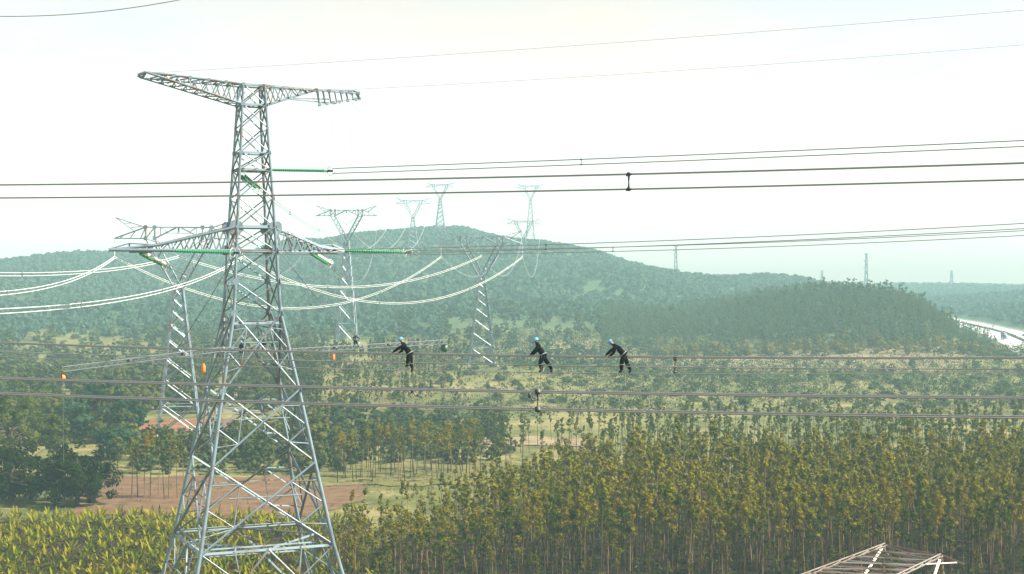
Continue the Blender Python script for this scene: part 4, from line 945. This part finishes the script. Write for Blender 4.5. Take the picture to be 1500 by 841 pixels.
# ------------------------------------------------------------------ unfinished tower top below the wires
e = empty('unfinished_tower', (21.5, 86, float(hgt(21.5, 86))), 'rusty pale flat lattice frame poking up at the lower edge of the picture', 'tower')
def loc(px, py, Y): return W(px, py, Y)-e.location
a0, a1, b0, b1 = loc(1150, 855, 80), loc(1300, 798.5, 90.5), loc(1290, 858, 79.5), loc(1382, 814, 87.3)
up = Vector((0, 0, .28))
for p, q in ((a0, a1), (b0, b1)):
    bar(e, 'chord', p, q, .055, 'oldsteel'); bar(e, 'chord', p+up*.35+Vector((-.12, .1, 0)), q+up*.35+Vector((-.12, .1, 0)), .055, 'oldsteel')
    n = 7
    for i in range(n): bar(e, 'brace', lerp(p, q, i/n), lerp(p, q, (i+.6)/n)+up*.35, .045, 'oldsteel')
tl = loc(1402, 824, 86.2)
for t in np.linspace(.15, 1, 7): bar(e, 'beam', lerp(a0, a1, t), lerp(b0, b1, min(1, t+.02)), .065, 'oldsteel')
for i in range(5):
    t = .2+i*.16; bar(e, 'brace', lerp(a0, a1, t), lerp(b0, b1, t+.15), .07, 'oldsteel'); bar(e, 'brace', lerp(a0, a1, t+.14), lerp(b0, b1, t-.05), .07, 'oldsteel')
for t in np.linspace(.22, .98, 9): bar(e, 'beam', lerp(a0, a1, t)-up*.3, lerp(b0, b1, max(0, t-.06))-up*.2, .05, 'oldsteel')
bar(e, 'beam', a1, tl, .09, 'oldsteel'); bar(e, 'beam', b1, tl+Vector((.4, 0, -.1)), .09, 'oldsteel'); bar(e, 'beam', lerp(b0, b1, .7), tl, .07, 'oldsteel')
for p in (lerp(a0, a1, .25), lerp(a0, a1, .95), lerp(b0, b1, .25), lerp(b0, b1, .95)):
    ft = Vector((p.x*1.9, p.y*1.9, 0)); bar(e, 'leg', ft, p, .22, 'oldsteel')
lg = [lerp(a0, a1, .25), lerp(a0, a1, .95), lerp(b0, b1, .95), lerp(b0, b1, .25)]
for i in range(4):
    p, q = lg[i], lg[(i+1) % 4]; pf, qf = Vector((p.x*1.9, p.y*1.9, 0)), Vector((q.x*1.9, q.y*1.9, 0))
    for j in range(5): bar(e, 'brace', lerp(pf, p, j/5), lerp(qf, q, (j+1)/5), .12, 'oldsteel'); bar(e, 'brace', lerp(qf, q, j/5), lerp(pf, p, (j+1)/5), .12, 'oldsteel')

# ------------------------------------------------------------------ workers
def person(label, J, face, hold=True, bands=True, bulk=1.0):
    """J: joints in world space. One skinned body; helmet, belt and bands are children."""
    base = Vector((J['hip'].x, J['hip'].y, min(J['toeA'].z, J['toeB'].z))); e = empty('person', base, label, 'person')
    bm = bmesh.new(); lay = bm.verts.layers.skin.verify(); tagv = {}
    def vt(p, r, root=False):
        v = bm.verts.new(Vector(p)-base); v[lay].radius = (r*bulk, r*bulk); v[lay].use_root = root; return v
    def ch(v0, *pr):
        for p, r in pr: v1 = vt(p, r); bm.edges.new((v0, v1)); v0 = v1
        return v0
    f = Vector(face).normalized(); hip = J['hip']; J['head'] = lerp(J['neck'], J['head'], .84); sh = J['sh']; nk = J['neck']; hd = J['head']; side = Vector((-f.y, f.x, 0)).normalized()
    root = vt(hip, .19, True)
    chest = ch(root, (lerp(hip, sh, .35), .19), (lerp(hip, sh, .75), .215)); s0 = ch(chest, (sh, .165)); n0 = ch(s0, (nk, .085)); h0 = ch(n0, (lerp(nk, hd, .55), .085), (hd, .1), (hd+(hd-nk).normalized()*.09, .075))
    hands = []
    for s, k in ((1, 'A'), (-1, 'B')):
        so_ = sh+side*s*.17-Vector((0, 0, .02)); el, ha = J['el'+k], J['ha'+k]
        v = ch(s0, (so_, .11), (lerp(so_, el, .5), .098), (el, .085), (lerp(el, ha, .5), .072), (ha, .05))
        d = (ha-el).normalized(); hc = ha+d*.05; v2 = ch(v, (hc, .034)); hands.append((ha, d))
        pal = ha+d*.09; u_ = side if abs(side.dot(d)) < .9 else Vector((0, 0, 1)); u_ = (u_-d*u_.dot(d)).normalized(); dn = d.cross(u_); dn = dn if dn.z < 0 else -dn
        for i, (o_, l_) in enumerate(((-.033, .062), (-.011, .075), (.011, .07), (.033, .054))):
            ch(v2, (pal+u_*o_, .0095), (pal+u_*o_*1.1+d*l_*.5+dn*.015, .009), (pal+u_*o_*1.1+d*l_*.7+dn*(l_*.6), .008))
        ch(v, (ha+d*.03+u_*s*-.035, .011), (ha+d*.06+u_*s*-.05+dn*.03, .01))
        hp = hip+side*s*.085-Vector((0, 0, .04)); kn, an, to = J['kn'+k], J['an'+k], J['toe'+k]
        ch(root, (hp, .155), (lerp(hp, kn, .5), .142), (kn, .118), (lerp(kn, an, .4), .112), (an, .09), (lerp(an, to, .55)-Vector((0, 0, .02)), .062), (to, .045))
    ch(h0, ) if 0 else None
    me = D.meshes.new('body'); bm.to_mesh(me); bm.free(); o = D.objects.new('body', me); C.objects.link(o)
    o.modifiers.new('skin', 'SKIN').branch_smoothing = .4; ss = o.modifiers.new('sub', 'SUBSURF'); ss.levels = ss.render_levels = 1
    dg = bpy.context.evaluated_depsgraph_get(); m2 = D.meshes.new_from_object(o.evaluated_get(dg)); D.objects.remove(o)
    m2.materials.clear(); [m2.materials.append(M[k]) for k in ('cloth', 'skin', 'boot')]
    m2.polygons.foreach_set('use_smooth', np.ones(len(m2.polygons), bool))
    for p in m2.polygons:
        c = p.center+base; mi = 0
        if (c-hd).length < .125: mi = 1
        for ha, d in hands:
            if (c-ha).dot(d) > .0 and (c-ha).length < .26: mi = 1
        for k in 'AB':
            if (c-J['an'+k]).length < .10 or (c-J['toe'+k]).length < .14: mi = 2
        p.material_index = mi
    link('body', m2, e)
    # face: nose, ears, eyes, mouth on the head
    up_ = (hd-nk).normalized(); fw = (f-up_*f.dot(up_)).normalized(); sd2 = up_.cross(fw); g = G(); hb = hd-base
    g.add(*tube_data([hb+fw*.085+up_*.02, hb+fw*.118-up_*.015, hb+fw*.09-up_*.03], [.008, .016, .012], 6))
    for s in (-1, 1): g.add(*box_data(hb+sd2*s*.098-up_*.005, (.03, .02, .055)))
    link('face', g.mesh('face', M['skin'], True), e); g = G()
    for s in (-1, 1): g.add(*box_data(hb+fw*.09+sd2*s*.034+up_*.018, (.02, .02, .014)))
    g.add(*box_data(hb+fw*.092-up_*.055, (.02, .045, .01))); link('eyes_and_mouth', g.mesh('eyes_and_mouth', M['boot']), e)
    # helmet
    v, fc = lathe_data([(-.01, .185), (.0, .175), (.01, .142), (.06, .136), (.105, .108), (.135, .06), (.143, .005)], 18); a_ = np.array(v)
    fr_ = np.array([fw, sd2, up_]).T; a_[:, 0] = a_[:, 0]*1.12+.01; a_ = a_@fr_.T+np.array(hb+up_*.035); g = G(); g.add(a_, fc); link('helmet', g.mesh('helmet', M['helmet'], True), e)
    def ring(p, d, r, name, m, th=.022):
        _, x, y, z, _ = align(p, Vector(p)+d); mt = Matrix(((x.x, y.x, z.x, p.x-base.x), (x.y, y.y, z.y, p.y-base.y), (x.z, y.z, z.z, p.z-base.z), (0, 0, 0, 1)))
        link(name, torus(r, th, M[m], name, 16, 6), e, mt)
    ring(lerp(hip, sh, .12), (sh-hip).normalized(), .215, 'belt', 'band', .022)
    if bands:
        for k in 'AB': ring(lerp(J['kn'+k], J['an'+k], .15), (J['an'+k]-J['kn'+k]).normalized(), .123, 'knee_band', 'band', .012)
    g = G(); g.add(*box_data(hip-base-fw*.17+Vector((0, 0, .02)), (.12, .16, .16))); link('tool_pouch', g.mesh('tool_pouch', M['boot']), e)
    return e
def joints(Y, dd=None, **k):
    d = {}
    for n, v in k.items(): d[n] = W(v[0], v[1], Y+(v[2] if len(v) > 2 else 0))
    return d
Yw = 79.9
person('bent worker with one leg drawn up, leaning over the wire nearest the tall tower', joints(Yw, head=(587.2, 497.8), neck=(589.6, 502.3), sh=(592, 505.5), hip=(600.2, 519),
    elA=(582, 511, -.22), haA=(575.5, 516.3, -.12), elB=(589, 513.5, .25), haB=(584.2, 517.3, .15), knA=(597.2, 530, -.18), anA=(597.4, 535.2, .12), toeA=(593, 536.6, .12), knB=(602, 531.5, .1), anB=(604.8, 541, .1), toeB=(601.5, 544.3, .08)), (-1, .0, -.25))
Yw = 78.4
person('upright worker striding along the wire in the middle of the three', joints(Yw, head=(785, 498.2), neck=(786.6, 503.4), sh=(788.6, 507), hip=(795.2, 520.5),
    elA=(782.5, 514.5, -.22), haA=(777.2, 519.4, -.1), elB=(785.5, 515, .22), haB=(780, 519.3, .1), knA=(791.4, 532, -.12), anA=(793.4, 542, -.1), toeA=(788.8, 545, -.1), knB=(802.5, 532, .12), anB=(808.6, 541.8, .1), toeB=(806.2, 545.4, .1)), (-1, 0, -.1))
Yw = 77.3
person('stooping worker standing on the wire farthest from the tall tower', joints(Yw, head=(894.2, 501.2), neck=(898.2, 504.8), sh=(902, 507.2), hip=(914, 519.8),
    elA=(893.8, 514.8, -.22), haA=(887.6, 520.2, -.12), elB=(899, 517, .25), haB=(893, 521.6, .12), knA=(910.2, 532.4, -.1), anA=(910.2, 543, -.1), toeA=(905.8, 545.8, -.1), knB=(918.4, 531.8, .12), anB=(924, 542.8, .1), toeB=(920.3, 546, .1)), (-1, 0, -.3))
Yw = 195.5
person('bent worker standing on the work boom right of the tower', joints(Yw, head=(520.4, 492.2, .42), neck=(520.2, 492.6, .3), sh=(520, 493.4, .2), hip=(520.8, 499.3),
    elA=(516.8, 496.5, .25), haA=(518.6, 499.5, .45), elB=(526.2, 495.4, .2), haB=(525.4, 499, .4), knA=(519.2, 504.6, .06), anA=(517.9, 508.8), toeA=(517.2, 510, .15), knB=(523.4, 503.8, .06), anB=(525.3, 507.8), toeB=(526.0, 509, .15)), (.1, 1, -.6), bands=False, bulk=.85)
for (px, py, Yv, lb) in ((353.5, 511.5, 177, 'worker seated on the tower by its near leg, back turned'), (386, 507.5, 186, 'worker seated on the tower under the far leg, back turned')):
    person(lb, joints(Yv, head=(px-.3, py-10.4), neck=(px, py-8), sh=(px, py-6.6), hip=(px+.4, py), elA=(px+3.4, py-3.4, .05), haA=(px+1.8, py-1.2, .3), elB=(px-3.4, py-3.4, .05), haB=(px-1.6, py-1.0, .3),
        knA=(px+1.8, py+.6, .42), anA=(px+1.6, py+5.4, .5), toeA=(px+1.8, py+6, .65), knB=(px-1.6, py+.6, .42), anB=(px-1.4, py+5.4, .5), toeB=(px-1.6, py+6, .65)), (0, 1, 0), bands=False)
def rope(pts, label, r=.014): return prop(tube('safety_rope', pts, r, M['rope'], None, 5), label, 'rope')
rope([W(598.5, 530, 79.8), W(598.5, 568, 79.8)], 'safety rope hanging below the worker with a drawn-up leg, side of the tower')
rope([W(605, 520, 79.7), W(605.3, 545, 79.7), W(605, 571, 79.7)], 'safety rope hanging below the boot of the worker with a drawn-up leg')
rope([W(778, 520, 78.2), W(778, 574, 78.2)], 'rope hanging from the hands of the middle worker to a small fitting')
rope([W(793, 522, 78.2), W(792, 560, 78.2)], 'rope hanging from the belt of the middle worker')
rope([W(913.5, 522, 77.2), W(915, 548, 77.2), W(914.4, 572, 77.2)], 'thick rope hanging from the belt of the stooping worker', .03)
rope([W(643, 509, 204), W(643, 575, 204)], 'faint rope dropping from the right end of the work boom', .03)
def hook(p, label):
    e = empty('rope_clamp', p, label, 'clamp'); g = G(); g.add(*box_data((-.05, 0, 0), (.14, .16, .3))); g.add(*tube_data([(0, 0, -.1), (.12, 0, -.3), (.3, 0, -.25)], .035, 6)); link('clamp_body', g.mesh('clamp_body', M['dark']), e)
    link('ring', torus(.06, .015, M['dark'], 'ring', 12, 5), e, Matrix.Translation((.05, 0, .22))@Matrix.Rotation(1.57, 4, 'X'))
hook(W(777, 579, 78.2), 'dark rope clamp hanging at the end of the middle worker rope')
hook(W(605, 572, 79.7), 'small rope clamp hanging under the worker with a drawn-up leg')

# ------------------------------------------------------------------ air
bpy.context.view_layer.update()
m, n, l = nodes('pale_haze'); n.remove(n['Principled BSDF']); v = n.new('ShaderNodeVolumePrincipled'); v.inputs['Color'].default_value = HAZE_COLOR; v.inputs['Density'].default_value = HAZE_DENSITY; v.inputs['Anisotropy'].default_value = .0
l.new(v.outputs[0], n['Material Output'].inputs['Volume'])
g = G(); bx = ((-1650, 1650), (-180, 2460), (min(float(ZZ.min()), 0)-1.5, 165)); c = [(a+b)/2 for a, b in bx]
g.add(*box_data(c, [b-a for a, b in bx])); hz = link('haze', g.mesh('haze', m)); hz['kind'] = 'stuff'
